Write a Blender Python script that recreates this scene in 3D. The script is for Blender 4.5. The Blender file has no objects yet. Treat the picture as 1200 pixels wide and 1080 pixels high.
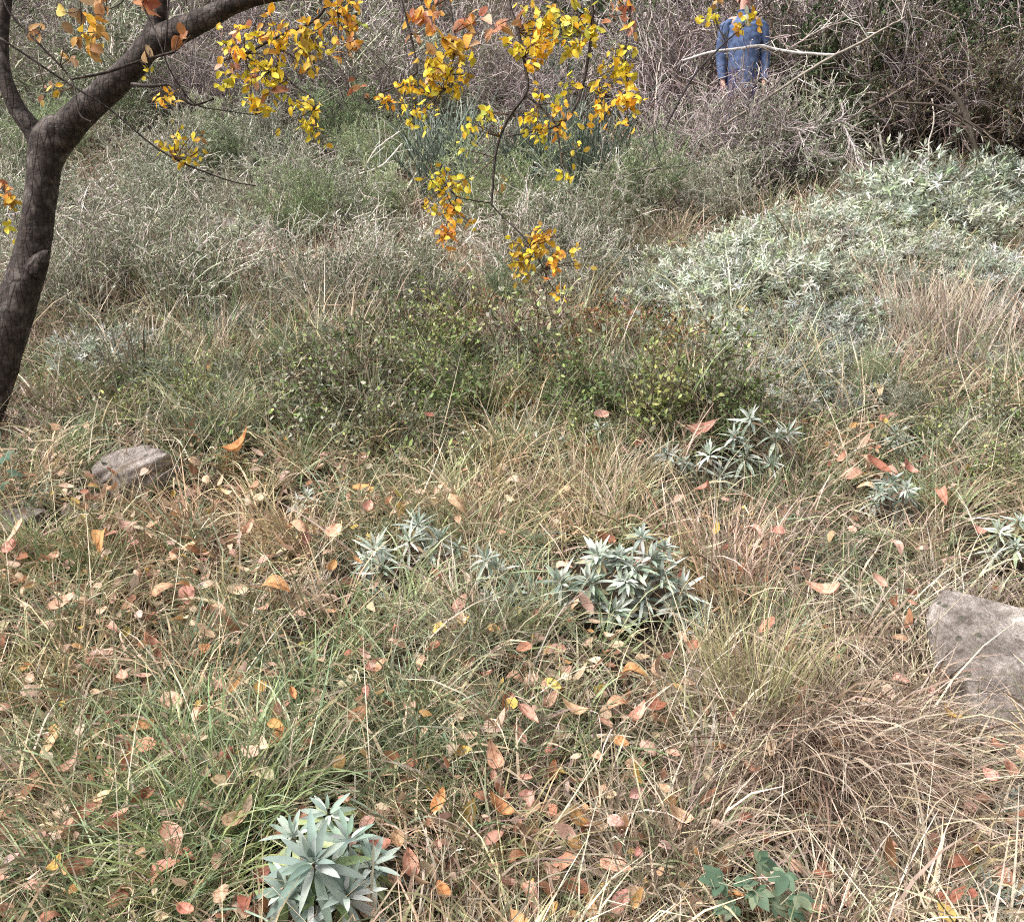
import bpy, math, random
import numpy as np
from mathutils import Vector

rng = np.random.default_rng(7)
random.seed(7)
PI = math.pi
C = bpy.context.scene.collection
scene = bpy.context.scene

# ------------------------------------------------------------------ camera model (photo is 1200 x 1080, f = 1200 px)
F_PX = 1200.0
PITCH = math.radians(-10.0)
FWD = np.array([0, math.cos(PITCH), math.sin(PITCH)])
UP = np.array([0, -math.sin(PITCH), math.cos(PITCH)])
RIGHT = np.array([1.0, 0, 0])

# ------------------------------------------------------------------ terrain
_gy = np.array([-30, 0, 1.2, 2.0, 2.6, 11.0, 13.0, 30.0, 60.0, 140.0])
_gz = np.array([-2.0, -1.52, -1.5, -1.45, -1.303, 1.259, 2.1, 12.5, 30.0, 60.0])
def ground(x, y):
    x = np.asarray(x, float); y = np.asarray(y, float)
    z = (np.interp(y - .35, _gy, _gz) + np.interp(y, _gy, _gz) + np.interp(y + .35, _gy, _gz)) / 3
    z = z + .045*np.sin(1.3*x + .7*y) + .03*np.sin(2.9*x - 1.7*y + 1) + .02*np.sin(5.1*x + 4.3*y + 2) + .012*np.sin(9.3*x - 7.1*y)
    return z

def ray(px, py):
    px = np.asarray(px, float); py = np.asarray(py, float)
    return (FWD[None] + RIGHT[None]*((px.reshape(-1, 1) - 600)/F_PX) + UP[None]*((540 - py.reshape(-1, 1))/F_PX))
def P(px, py, depth):
    return ray(px, py)[0]*depth
def hit(px, py, h=0.0):
    """where the sight line through a spot of the photo meets the hillside raised by h; returned on the ground"""
    d = ray(px, py)[0]
    t = np.arange(1.4, 60, .02)
    p = d[None]*t[:, None]
    below = p[:, 2] < ground(p[:, 0], p[:, 1]) + h
    i = int(np.argmax(below)) if below.any() else len(t) - 1
    q = p[i].copy(); q[2] = float(ground(q[0], q[1]))
    return q
def project(p):
    p = np.asarray(p, float).reshape(-1, 3)
    dpt = p @ FWD
    return 600 + F_PX*(p @ RIGHT)/dpt, 540 - F_PX*(p @ UP)/dpt, dpt

# ------------------------------------------------------------------ objects, tags
def tag(o, label=None, cat=None, group=None, kind=None):
    if label: o['label'] = label
    if cat: o['category'] = cat
    if group: o['group'] = group
    if kind: o['kind'] = kind
    return o
def empty(name, loc, rz=0.0, s=1.0):
    o = bpy.data.objects.new(name, None); C.objects.link(o)
    o.location = [float(v) for v in loc]; o.rotation_euler = (0, 0, rz); o.scale = (s, s, s)
    o.empty_display_size = .1
    return o
def copy_tree(o, parent=None):
    c = o.copy(); C.objects.link(c)
    if parent is not None: c.parent = parent
    for ch in list(o.children): copy_tree(ch, c)
    return c

def mesh_data(name, V, Fq, col=None, smooth=True, mat=None):
    me = bpy.data.meshes.new(name)
    V = np.ascontiguousarray(V, np.float32); Fq = np.ascontiguousarray(Fq, np.int32)
    nf = len(Fq); k = Fq.shape[1]
    me.vertices.add(len(V)); me.vertices.foreach_set('co', V.ravel())
    me.loops.add(nf*k); me.loops.foreach_set('vertex_index', Fq.ravel())
    me.polygons.add(nf)
    me.polygons.foreach_set('loop_start', np.arange(0, nf*k, k, dtype=np.int32))
    me.polygons.foreach_set('loop_total', np.full(nf, k, np.int32))
    me.polygons.foreach_set('use_smooth', np.full(nf, smooth, bool))
    if col is not None:
        a = me.color_attributes.new('tint', 'FLOAT_COLOR', 'POINT')
        c4 = np.ones((len(V), 4), np.float32); c4[:, :3] = np.clip(col, 0, 1)
        a.data.foreach_set('color', c4.ravel())
    me.update(calc_edges=True)
    me.validate()
    if mat is not None: me.materials.append(mat)
    return me
def obj(name, me, parent=None, loc=None):
    o = bpy.data.objects.new(name, me); C.objects.link(o)
    if parent is not None: o.parent = parent
    if loc is not None: o.location = [float(v) for v in loc]
    return o
def cat(parts):
    """join several (V, F, col) with the same face size"""
    Vs, Fs, Cs, n = [], [], [], 0
    for V, Fq, c in parts:
        Vs.append(V); Fs.append(Fq + n); Cs.append(c); n += len(V)
    return np.concatenate(Vs), np.concatenate(Fs), np.concatenate(Cs)

# ------------------------------------------------------------------ shape generators (vectorised)
def nrm(v): return v/np.maximum(np.linalg.norm(v, axis=-1, keepdims=True), 1e-9)
def strip_faces(N, K, A):
    """N grids of K stations x A verts across -> quads"""
    a = np.arange(K - 1)[:, None]*A + np.arange(A - 1)[None]
    q = np.stack([a, a + 1, a + A + 1, a + A], -1).reshape(-1, 4)
    return (q[None] + (np.arange(N)*K*A)[:, None, None]).reshape(-1, 4)

def ribbons(root, az, elev, L, W, droop, col, K=5, curl=None, lift=.006, cling=True):
    N = len(root); s = np.linspace(0, 1, K); W = W*np.minimum(np.exp(rng.normal(0, .35, N)), 1.6)
    if curl is None: curl = rng.normal(0, .35, N)
    e = elev[:, None] - droop[:, None]*s[None]**1.3
    kn = np.where(rng.uniform(0, 1, N) < .22, rng.normal(-.3, .9, N), 0)[:, None]*(s[None] > rng.uniform(.2, .8, N)[:, None]); e = e + kn
    a = az[:, None] + curl[:, None]*s[None] + kn*.8
    d = np.stack([np.cos(e)*np.cos(a), np.cos(e)*np.sin(a), np.sin(e)], -1)
    step = d[:, :-1]*(L/(K - 1))[:, None, None]
    pts = np.concatenate([root[:, None], root[:, None] + np.cumsum(step, 1)], 1)
    if cling:
        gz = ground(pts[..., 0], pts[..., 1]) + lift
        low = pts[..., 2] < gz
        pts[..., 2] = np.where(low, gz + rng.uniform(0, .02, (N, 1)), pts[..., 2])
    roll = rng.uniform(0, PI, N)[:, None, None]
    u = nrm(np.cross(d, np.array([.31, .2, .93])[None, None])); v = np.cross(d, u)
    side = u*np.cos(roll) + v*np.sin(roll)
    w = W[:, None]*(1 - .88*s[None]**2)*.5
    V = np.stack([pts - side*w[..., None], pts + side*w[..., None]], 2).reshape(-1, 3)
    c = np.repeat(col, K*2, 0)
    return V, strip_faces(N, K, 2), c

PROF_OVAL = lambda s: np.sin(PI*np.clip(s, .0, 1)**.85)**.75 + .03
PROF_LANCE = lambda s: np.sin(PI*np.clip(s, 0, 1)**.8)**.9*.95 + .06
PROF_BLUNT = lambda s: np.sin(PI*np.clip(s, 0, 1)**.85)**.6 + .04
PROF_NARROW = lambda s: (1 - s)**.6*np.minimum(1, s*5 + .4)
def leaves(base, axis, nor, L, W, fold, curl, col, K=4, across=3, prof=PROF_OVAL):
    N = len(base); s = np.linspace(0.0, 1, K + 1)
    axis = nrm(axis); side = nrm(np.cross(axis, nor)); nor = np.cross(side, axis)
    mid = base[:, None] + axis[:, None]*(L[:, None]*s[None])[..., None] + nor[:, None]*((curl*L)[:, None]*s[None]**2)[..., None]
    w = (W[:, None]*prof(s)[None])[..., None]*.5
    up = nor[:, None]*w*fold[:, None, None]
    lft, rgt = mid - side[:, None]*w + up, mid + side[:, None]*w + up
    V = np.stack([lft, mid, rgt] if across == 3 else [lft, rgt], 2).reshape(-1, 3)
    c = np.repeat(col, (K + 1)*across, 0)
    return V, strip_faces(N, K + 1, across), c

def tubes(Pts, R, col, M=4):
    N, K, _ = Pts.shape
    t = nrm(np.gradient(Pts, axis=1))
    ref = np.where(np.abs(t[:, :1, 2:3]) > .8, np.array([1.0, .13, 0])[None, None], np.array([0.07, .11, 1.0])[None, None])
    u = nrm(np.cross(t, np.broadcast_to(ref, t.shape))); v = np.cross(t, u)
    th = np.linspace(0, 2*PI, M + 1)
    ring = u[:, :, None]*np.cos(th)[None, None, :, None] + v[:, :, None]*np.sin(th)[None, None, :, None]
    V = (Pts[:, :, None] + ring*R[:, :, None, None]).reshape(-1, 3)
    return V, strip_faces(N, K, M + 1), np.repeat(col, K*(M + 1), 0)

def spline(pts, n):
    """smooth polyline through given points (Catmull-Rom, chord spaced)"""
    p = np.asarray(pts, float)
    p = np.vstack([2*p[0] - p[1], p, 2*p[-1] - p[-2]])
    seg = len(p) - 3
    u = np.linspace(0, seg - 1e-6, n); i = u.astype(int); f = (u - i)[:, None]
    a, b, c, d = p[i], p[i + 1], p[i + 2], p[i + 3]
    return .5*(2*b + (c - a)*f + (2*a - 5*b + 4*c - d)*f**2 + (3*b - a - 3*c + d)*f**3)

def palette(cols, n, jit=.12, w=None):
    cols = np.array(cols, float)
    i = rng.choice(len(cols), n, p=None if w is None else np.array(w)/np.sum(w))
    c = cols[i]*rng.uniform(1 - jit*1.6, 1 + jit*1.6, (n, 1))*rng.uniform(1 - jit*.4, 1 + jit*.4, (n, 3))
    return c

def branching(nstem, H, spread, kids=(7, 6), ratio=(.5, .45), r0=.009, K=6, wob=.10, lean=.5, up=.25, base_r=.05, s_from=.2):
    """a leafless shrub as arrays of polylines: list of levels (Pts, R)"""
    az = rng.uniform(0, 2*PI, nstem); ln = np.abs(rng.normal(0, lean, nstem))
    d = np.stack([np.sin(ln)*np.cos(az), np.sin(ln)*np.sin(az), np.cos(ln)], -1)
    L = H*rng.uniform(.65, 1.1, nstem)
    base = np.stack([np.cos(az)*base_r, np.sin(az)*base_r, np.full(nstem, -.03)], -1)*rng.uniform(.2, 1, (nstem, 1))
    levels = []
    def grow(base, d, L, r, gravity):
        N = len(base); pts = [base]; dd = d.copy()
        for k in range(K - 1):
            dd = nrm(dd + rng.normal(0, wob*1.7, (N, 3)) + np.array([0, 0, gravity])[None]/(K - 1)*1.5)
            pts.append(pts[-1] + dd*(L/(K - 1))[:, None])
        Pp = np.stack(pts, 1); R = r[:, None]*np.linspace(1, .35, K)[None]
        return Pp, R
    Pp, R = grow(base, d, L, np.full(nstem, r0)*rng.uniform(.6, 1.2, nstem), -.15)
    levels.append((Pp, R))
    for lv, (m, q) in enumerate(zip(kids, ratio)):
        N = len(Pp)
        pi = np.repeat(np.arange(N), m); s = rng.uniform(s_from, .98, N*m)*(K - 1)
        i = np.minimum(s.astype(int), K - 2); f = (s - i)[:, None]
        b = Pp[pi, i]*(1 - f) + Pp[pi, i + 1]*f
        tang = nrm(Pp[pi, i + 1] - Pp[pi, i])
        d = nrm(tang*.8 + rng.normal(0, .6, (N*m, 3)) + np.array([0, 0, up]))
        plen = np.linalg.norm(np.diff(Pp, axis=1), axis=2).sum(1)[pi]
        L = plen*q*rng.uniform(.4, 1.2, N*m)
        r = R[pi, i]*.6
        Pp, R = grow(b, d, L, r, -.1)
        levels.append((Pp, R))
    return levels

# ------------------------------------------------------------------ materials
def new_mat(name):
    m = bpy.data.materials.new(name); m.use_nodes = True
    nt = m.node_tree; b = nt.nodes['Principled BSDF']
    return m, nt, b
def plant_mat(name, rough=.65, trans=.2, spec=.25, var=.25, scale=40., obj_color=False, hue=0.0):
    """leaf / stem tissue: its own tint with mottling, a little light passing through"""
    m, nt, b = new_mat(name); N, L = nt.nodes, nt.links
    if obj_color:
        src = N.new('ShaderNodeObjectInfo').outputs['Color']
    else:
        a = N.new('ShaderNodeAttribute'); a.attribute_name = 'tint'; src = a.outputs['Color']
    tc = N.new('ShaderNodeTexCoord'); no = N.new('ShaderNodeTexNoise')
    no.inputs['Scale'].default_value = scale; no.inputs['Detail'].default_value = 3
    L.new(tc.outputs['Object'], no.inputs['Vector'])
    mr = N.new('ShaderNodeMapRange'); mr.inputs['From Min'].default_value = .3; mr.inputs['From Max'].default_value = .7
    mr.inputs['To Min'].default_value = 1 - var; mr.inputs['To Max'].default_value = 1 + var
    L.new(no.outputs['Fac'], mr.inputs['Value'])
    mx = N.new('ShaderNodeVectorMath'); mx.operation = 'SCALE'
    L.new(src, mx.inputs[0]); L.new(mr.outputs[0], mx.inputs['Scale'])
    if not obj_color:
        oi = N.new('ShaderNodeObjectInfo'); hs = N.new('ShaderNodeHueSaturation')
        mr2 = N.new('ShaderNodeMapRange'); mr2.inputs['To Min'].default_value = .8; mr2.inputs['To Max'].default_value = 1.18
        L.new(oi.outputs['Random'], mr2.inputs['Value']); L.new(mr2.outputs[0], hs.inputs['Value'])
        mr3 = N.new('ShaderNodeMapRange'); mr3.inputs['To Min'].default_value = .5 + .02; mr3.inputs['To Max'].default_value = .5 - .02
        L.new(oi.outputs['Random'], mr3.inputs['Value']); L.new(mr3.outputs[0], hs.inputs['Hue'])
        L.new(mx.outputs[0], hs.inputs['Color']); colr = hs.outputs['Color']
    else:
        colr = mx.outputs[0]
    L.new(colr, b.inputs['Base Color'])
    b.inputs['Roughness'].default_value = rough; b.inputs['Specular IOR Level'].default_value = spec
    if trans > 0:
        tr = N.new('ShaderNodeBsdfTranslucent'); L.new(colr, tr.inputs['Color'])
        ms = N.new('ShaderNodeMixShader'); ms.inputs[0].default_value = trans
        out = N['Material Output']
        L.new(b.outputs[0], ms.inputs[1]); L.new(tr.outputs[0], ms.inputs[2]); L.new(ms.outputs[0], out.inputs['Surface'])
    return m
M_GRASS = plant_mat('grass_blade', .5, .12, .35, .25, 30)
M_LEAF = plant_mat('soft_leaf', .6, .3, .25, .2, 60)
M_SILVER = plant_mat('felted_leaf', .85, .15, .1, .12, 40)
M_GLOSS = plant_mat('evergreen_leaf', .5, .2, .3, .3, 20)
M_TWIG = plant_mat('dry_twig', .8, 0, .15, .3, 40)
def fallen_mat():
    m = plant_mat('fallen_leaf', .6, .12, .25, .22, 45, obj_color=True)
    nt = m.node_tree; N, L = nt.nodes, nt.links
    b = N['Principled BSDF']; src = b.inputs['Base Color'].links[0].from_socket
    tc = N.new('ShaderNodeTexCoord'); oi = N.new('ShaderNodeObjectInfo')
    ad = N.new('ShaderNodeVectorMath'); ad.operation = 'ADD'; L.new(tc.outputs['Object'], ad.inputs[0])
    sc = N.new('ShaderNodeVectorMath'); sc.operation = 'SCALE'; sc.inputs[0].default_value = (37, 19, 53); L.new(oi.outputs['Random'], sc.inputs['Scale']); L.new(sc.outputs[0], ad.inputs[1])
    n1 = N.new('ShaderNodeTexNoise'); n1.inputs['Scale'].default_value = 5; n1.inputs['Detail'].default_value = 7; n1.inputs['Roughness'].default_value = .65; L.new(ad.outputs[0], n1.inputs['Vector'])
    r1 = N.new('ShaderNodeValToRGB'); e = r1.color_ramp.elements; e[0].position = .34; e[0].color = (.42, .34, .3, 1); e[1].position = .62; e[1].color = (1.0, 1.0, 1.0, 1); k = e.new(.48); k.color = (.85, .78, .72, 1)
    L.new(n1.outputs['Fac'], r1.inputs[0])
    mu = N.new('ShaderNodeMixRGB'); mu.blend_type = 'MULTIPLY'; mu.inputs[0].default_value = 1; L.new(src, mu.inputs[1]); L.new(r1.outputs[0], mu.inputs[2])
    sx = N.new('ShaderNodeSeparateXYZ'); L.new(tc.outputs['Object'], sx.inputs[0]); ab = N.new('ShaderNodeMath'); ab.operation = 'ABSOLUTE'; L.new(sx.outputs[0], ab.inputs[0])
    r2 = N.new('ShaderNodeValToRGB'); e = r2.color_ramp.elements; e[0].position = .012; e[0].color = (.62, .5, .42, 1); e[1].position = .03; e[1].color = (1, 1, 1, 1); L.new(ab.outputs[0], r2.inputs[0])
    m2 = N.new('ShaderNodeMixRGB'); m2.blend_type = 'MULTIPLY'; m2.inputs[0].default_value = .8; L.new(mu.outputs[0], m2.inputs[1]); L.new(r2.outputs[0], m2.inputs[2])
    L.new(m2.outputs[0], b.inputs['Base Color'])
    for nd in N:
        if nd.type == 'BSDF_TRANSLUCENT': L.new(m2.outputs[0], nd.inputs['Color'])
    return m
M_FALLEN = fallen_mat()

def bark_mat():
    m, nt, b = new_mat('smooth_dark_bark'); N, L = nt.nodes, nt.links
    tc = N.new('ShaderNodeTexCoord')
    mp = N.new('ShaderNodeMapping'); mp.inputs['Scale'].default_value = (9, 9, 15); L.new(tc.outputs['Object'], mp.inputs[0])
    n1 = N.new('ShaderNodeTexNoise'); n1.inputs['Scale'].default_value = 3; n1.inputs['Detail'].default_value = 8; n1.inputs['Roughness'].default_value = .7
    L.new(mp.outputs[0], n1.inputs['Vector'])
    r1 = N.new('ShaderNodeValToRGB'); e = r1.color_ramp.elements
    e[0].position = .3; e[0].color = (.014, .010, .009, 1); e[1].position = .78; e[1].color = (.15, .112, .095, 1)
    k = e.new(.55); k.color = (.05, .036, .031, 1)
    L.new(n1.outputs['Fac'], r1.inputs[0])
    n2 = N.new('ShaderNodeTexNoise'); n2.inputs['Scale'].default_value = 14; n2.inputs['Detail'].default_value = 5
    L.new(tc.outputs['Object'], n2.inputs['Vector'])
    r2 = N.new('ShaderNodeValToRGB'); e = r2.color_ramp.elements
    e[0].position = .52; e[0].color = (0, 0, 0, 1); e[1].position = .7; e[1].color = (.75, .75, .75, 1)
    L.new(n2.outputs['Fac'], r2.inputs[0])
    mx = N.new('ShaderNodeMixRGB'); mx.inputs[2].default_value = (.19, .16, .145, 1)
    L.new(r2.outputs[0], mx.inputs[0]); L.new(r1.outputs[0], mx.inputs[1]); L.new(mx.outputs[0], b.inputs['Base Color'])
    b.inputs['Roughness'].default_value = .75; b.inputs['Specular IOR Level'].default_value = .25
    bp = N.new('ShaderNodeBump'); bp.inputs['Strength'].default_value = .8; bp.inputs['Distance'].default_value = .012
    mp2 = N.new('ShaderNodeMapping'); mp2.inputs['Scale'].default_value = (38, 38, 9); L.new(tc.outputs['Object'], mp2.inputs[0])
    vo = N.new('ShaderNodeTexVoronoi'); vo.feature = 'DISTANCE_TO_EDGE'; L.new(mp2.outputs[0], vo.inputs['Vector']); vo.inputs['Scale'].default_value = 1
    mr = N.new('ShaderNodeMapRange'); mr.inputs['From Max'].default_value = .12; L.new(vo.outputs['Distance'], mr.inputs['Value'])
    ma = N.new('ShaderNodeMath'); ma.operation = 'MULTIPLY_ADD'; ma.inputs[1].default_value = .25; L.new(mr.outputs[0], ma.inputs[0]); L.new(n1.outputs['Fac'], ma.inputs[2])
    L.new(ma.outputs[0], bp.inputs['Height']); L.new(bp.outputs[0], b.inputs['Normal'])
    dk = N.new('ShaderNodeMixRGB'); dk.blend_type = 'MULTIPLY'; dk.inputs[0].default_value = .55; L.new(mx.outputs[0], dk.inputs[1]); L.new(mr.outputs[0], dk.inputs[2]); L.new(dk.outputs[0], b.inputs['Base Color'])
    return m
M_BARK = bark_mat()

def rock_mat(name='weathered_limestone', g=1.0):
    m, nt, b = new_mat(name); N, L = nt.nodes, nt.links
    tc = N.new('ShaderNodeTexCoord')
    n1 = N.new('ShaderNodeTexNoise'); n1.inputs['Scale'].default_value = 5; n1.inputs['Detail'].default_value = 10; n1.inputs['Roughness'].default_value = .65
    L.new(tc.outputs['Object'], n1.inputs['Vector'])
    r1 = N.new('ShaderNodeValToRGB'); e = r1.color_ramp.elements
    e[0].position = .34; e[0].color = (.07*g, .058*g, .052*g, 1); e[1].position = .68; e[1].color = (.40*g, .365*g, .345*g, 1)
    k = e.new(.5); k.color = (.21*g, .184*g, .173*g, 1)
    L.new(n1.outputs['Fac'], r1.inputs[0])
    n2 = N.new('ShaderNodeTexNoise'); n2.inputs['Scale'].default_value = 22; n2.inputs['Detail'].default_value = 6
    L.new(tc.outputs['Object'], n2.inputs['Vector'])
    r2 = N.new('ShaderNodeValToRGB'); e = r2.color_ramp.elements
    e[0].position = .56; e[0].color = (0, 0, 0, 1); e[1].position = .66; e[1].color = (.7, .7, .7, 1)
    L.new(n2.outputs['Fac'], r2.inputs[0])
    mx = N.new('ShaderNodeMixRGB'); mx.inputs[2].default_value = (.22, .2, .17, 1)
    L.new(r2.outputs[0], mx.inputs[0]); L.new(r1.outputs[0], mx.inputs[1]); L.new(mx.outputs[0], b.inputs['Base Color'])
    b.inputs['Roughness'].default_value = .9; b.inputs['Specular IOR Level'].default_value = .2
    n3 = N.new('ShaderNodeTexNoise'); n3.inputs['Scale'].default_value = 70; n3.inputs['Detail'].default_value = 8; n3.inputs['Roughness'].default_value = .75; L.new(tc.outputs['Object'], n3.inputs['Vector'])
    r3 = N.new('ShaderNodeValToRGB'); e = r3.color_ramp.elements; e[0].position = .36; e[0].color = (.35, .33, .3, 1); e[1].position = .62; e[1].color = (1.1, 1.08, 1.05, 1); L.new(n3.outputs['Fac'], r3.inputs[0])
    vo = N.new('ShaderNodeTexVoronoi'); vo.inputs['Scale'].default_value = 17; L.new(tc.outputs['Object'], vo.inputs['Vector'])
    r4 = N.new('ShaderNodeValToRGB'); e = r4.color_ramp.elements; e[0].position = .16; e[0].color = (1, 1, 1, 1); e[1].position = .2; e[1].color = (0, 0, 0, 1); L.new(vo.outputs['Distance'], r4.inputs[0])
    li = N.new('ShaderNodeMixRGB'); li.inputs[2].default_value = (.13, .125, .10, 1); L.new(r4.outputs[0], li.inputs[0]); L.new(mx.outputs[0], li.inputs[1])
    mu = N.new('ShaderNodeMixRGB'); mu.blend_type = 'MULTIPLY'; mu.inputs[0].default_value = .8; L.new(li.outputs[0], mu.inputs[1]); L.new(r3.outputs[0], mu.inputs[2]); L.new(mu.outputs[0], b.inputs['Base Color'])
    hm = N.new('ShaderNodeMath'); hm.operation = 'MULTIPLY_ADD'; hm.inputs[1].default_value = .35; L.new(n3.outputs['Fac'], hm.inputs[0]); L.new(n1.outputs['Fac'], hm.inputs[2])
    bp = N.new('ShaderNodeBump'); bp.inputs['Strength'].default_value = 1.0; bp.inputs['Distance'].default_value = .03
    L.new(hm.outputs[0], bp.inputs['Height']); L.new(bp.outputs[0], b.inputs['Normal'])
    return m
M_ROCK = rock_mat()
M_PALE = rock_mat('pale_limestone', 1.65)

def soil_mat():
    m, nt, b = new_mat('leafy_soil'); N, L = nt.nodes, nt.links
    tc = N.new('ShaderNodeTexCoord')
    n1 = N.new('ShaderNodeTexNoise'); n1.inputs['Scale'].default_value = 9; n1.inputs['Detail'].default_value = 12; n1.inputs['Roughness'].default_value = .75
    L.new(tc.outputs['Object'], n1.inputs['Vector'])
    r1 = N.new('ShaderNodeValToRGB'); e = r1.color_ramp.elements
    e[0].position = .3; e[0].color = (.02, .014, .010, 1); e[1].position = .7; e[1].color = (.10, .075, .055, 1)
    k = e.new(.5); k.color = (.045, .032, .022, 1)
    L.new(n1.outputs['Fac'], r1.inputs[0]); L.new(r1.outputs[0], b.inputs['Base Color'])
    b.inputs['Roughness'].default_value = .95; b.inputs['Specular IOR Level'].default_value = .1
    bp = N.new('ShaderNodeBump'); bp.inputs['Strength'].default_value = 1; bp.inputs['Distance'].default_value = .03
    L.new(n1.outputs['Fac'], bp.inputs['Height']); L.new(bp.outputs[0], b.inputs['Normal'])
    return m
M_SOIL = soil_mat()

def plain_mat(name, colr, rough=.8, noise=.25, scale=30, bump=.3, spec=.2):
    m, nt, b = new_mat(name); N, L = nt.nodes, nt.links
    tc = N.new('ShaderNodeTexCoord'); no = N.new('ShaderNodeTexNoise'); no.inputs['Scale'].default_value = scale; no.inputs['Detail'].default_value = 6
    L.new(tc.outputs['Object'], no.inputs['Vector'])
    r = N.new('ShaderNodeValToRGB'); e = r.color_ramp.elements
    e[0].position = .3; e[0].color = tuple(c*(1 - noise) for c in colr) + (1,)
    e[1].position = .7; e[1].color = tuple(min(1, c*(1 + noise)) for c in colr) + (1,)
    L.new(no.outputs['Fac'], r.inputs[0]); L.new(r.outputs[0], b.inputs['Base Color'])
    b.inputs['Roughness'].default_value = rough; b.inputs['Specular IOR Level'].default_value = spec
    bp = N.new('ShaderNodeBump'); bp.inputs['Strength'].default_value = bump; bp.inputs['Distance'].default_value = .01
    L.new(no.outputs['Fac'], bp.inputs['Height']); L.new(bp.outputs[0], b.inputs['Normal'])
    return m

# ================================================================== SETTING
def graded(a, b, n, p=2.2):
    u = np.linspace(-1, 1, n); return (a + b)/2 + (b - a)/2*np.sign(u)*np.abs(u)**p
xs = graded(-90, 90, 301, 2.4)
ys = np.concatenate([np.linspace(-30, 1, 30), np.linspace(1.1, 14, 180), np.linspace(14.5, 140, 90)])
X, Y = np.meshgrid(xs, ys)
Z = ground(X, Y) + .012*np.sin(23*X + 3*Y)*np.sin(19*Y)
V = np.stack([X, Y, Z], -1).reshape(-1, 3)
hill = obj('hillside', mesh_data('hillside', V, strip_faces(1, len(ys), len(xs)), mat=M_SOIL)); tag(hill, kind='structure')

# ------------------------------------------------------------------ grass
STRAW = [(.64, .51, .36), (.54, .42, .29), (.70, .59, .44), (.44, .32, .22), (.30, .21, .15), (.52, .40, .33)]
DEADG = [(.30, .23, .18), (.45, .355, .285), (.56, .455, .37), (.20, .148, .115), (.62, .53, .43)]
GREEN = [(.22, .27, .13), (.29, .34, .18), (.17, .22, .12), (.36, .39, .22), (.25, .31, .21), (.46, .45, .28)]
OLIVE = [(.22, .23, .12), (.30, .30, .18), (.16, .18, .09), (.38, .36, .24)]
WARM = [(.60, .46, .30), (.52, .39, .25), (.42, .30, .19), (.68, .55, .38), (.36, .34, .18)]
# where the sward is green, where warm straw, where dead grey-brown: centres given by the spot they hold in the photo
def weight_field(spots):
    pts = np.array([np.append(hit(x, y)[:2], [r, w]) for x, y, r, w in spots])
    def f(x, y):
        d2 = (x[:, None] - pts[None, :, 0])**2 + (y[:, None] - pts[None, :, 1])**2
        return (np.exp(-d2/(pts[None, :, 2]**2))*pts[None, :, 3]).sum(1)
    return f
W_GREEN = weight_field([(250, 880, .33, 1.3), (110, 870, .2, .9), (330, 1000, .2, .9), (240, 1030, .22, 1.1), (500, 880, .25, .9), (440, 770, .3, .8),
                        (160, 680, .3, .7), (640, 900, .18, .5), (860, 730, .25, .5), (1010, 690, .3, .9), (1120, 560, .5, .6), (600, 760, .2, .4),
                        (1150, 450, .6, .45), (80, 790, .3, .4), (200, 470, .8, .45), (300, 520, .5, .45), (760, 560, .5, .7), (500, 480, .9, .7), (560, 600, .5, .5), (880, 620, .4, .5), (660, 780, .4, .5), (800, 1040, .2, .5), (60, 1050, .2, .5)])
W_DEAD = weight_field([(960, 920, .5, 1.2), (700, 980, .3, .8), (1120, 800, .4, .8), (1120, 390, .7, 1.2), (900, 660, .4, .8), (1080, 950, .3, .7), (120, 260, 1.6, 1.6), (420, 200, 1.8, 1.5), (650, 200, 1.5, 1.2), (850, 220, .8, .6),
                       (300, 280, 1.5, .8), (500, 300, 1.0, .7), (60, 520, .4, .5), (650, 900, .3, .7), (1000, 740, .4, .8), (30, 940, .3, .5)])
W_WARM = weight_field([(560, 560, .6, 1.2), (460, 580, .5, 1.), (700, 590, .4, .8), (830, 670, .4, .7), (220, 640, .5, .7), (60, 720, .5, .8), (900, 780, .3, 1.), (560, 840, .4, .5)])
def sward_colour(x, y, jit=.24):
    n = len(x)
    wg, wd, ww = W_GREEN(x, y), W_DEAD(x, y), W_WARM(x, y)
    g, o = palette(GREEN, n, jit), palette(OLIVE, n, jit)
    st, de, wa = palette(STRAW, n, jit), palette(DEADG, n, jit), palette(WARM, n, jit)
    tot = .55 + .25 + 1.25*wg + 1.1*wd + ww
    r = rng.uniform(0, 1, n)*tot
    c = st.copy()
    a = .55; k = r > a; c[k] = o[k]
    a = a + .25; k = r > a; c[k] = g[k]
    a = a + 1.25*wg; k = r > a; c[k] = de[k]
    a = a + 1.1*wd; k = r > a; c[k] = wa[k]
    return c, wg
SILVER_AT = [(1060, 225), (1155, 212), (1185, 245), (1010, 252), (945, 272), (870, 290), (800, 305), (755, 340), (830, 335), (910, 322), (985, 318), (1065, 285), (1120, 262), (1175, 310), (1190, 355), (880, 375), (960, 370), (1000, 405), (930, 425), (960, 465), (800, 385), (740, 395), (1130, 320), (1060, 335), (1010, 360), (840, 400), (900, 460), (1020, 455), (1165, 420)]
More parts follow.
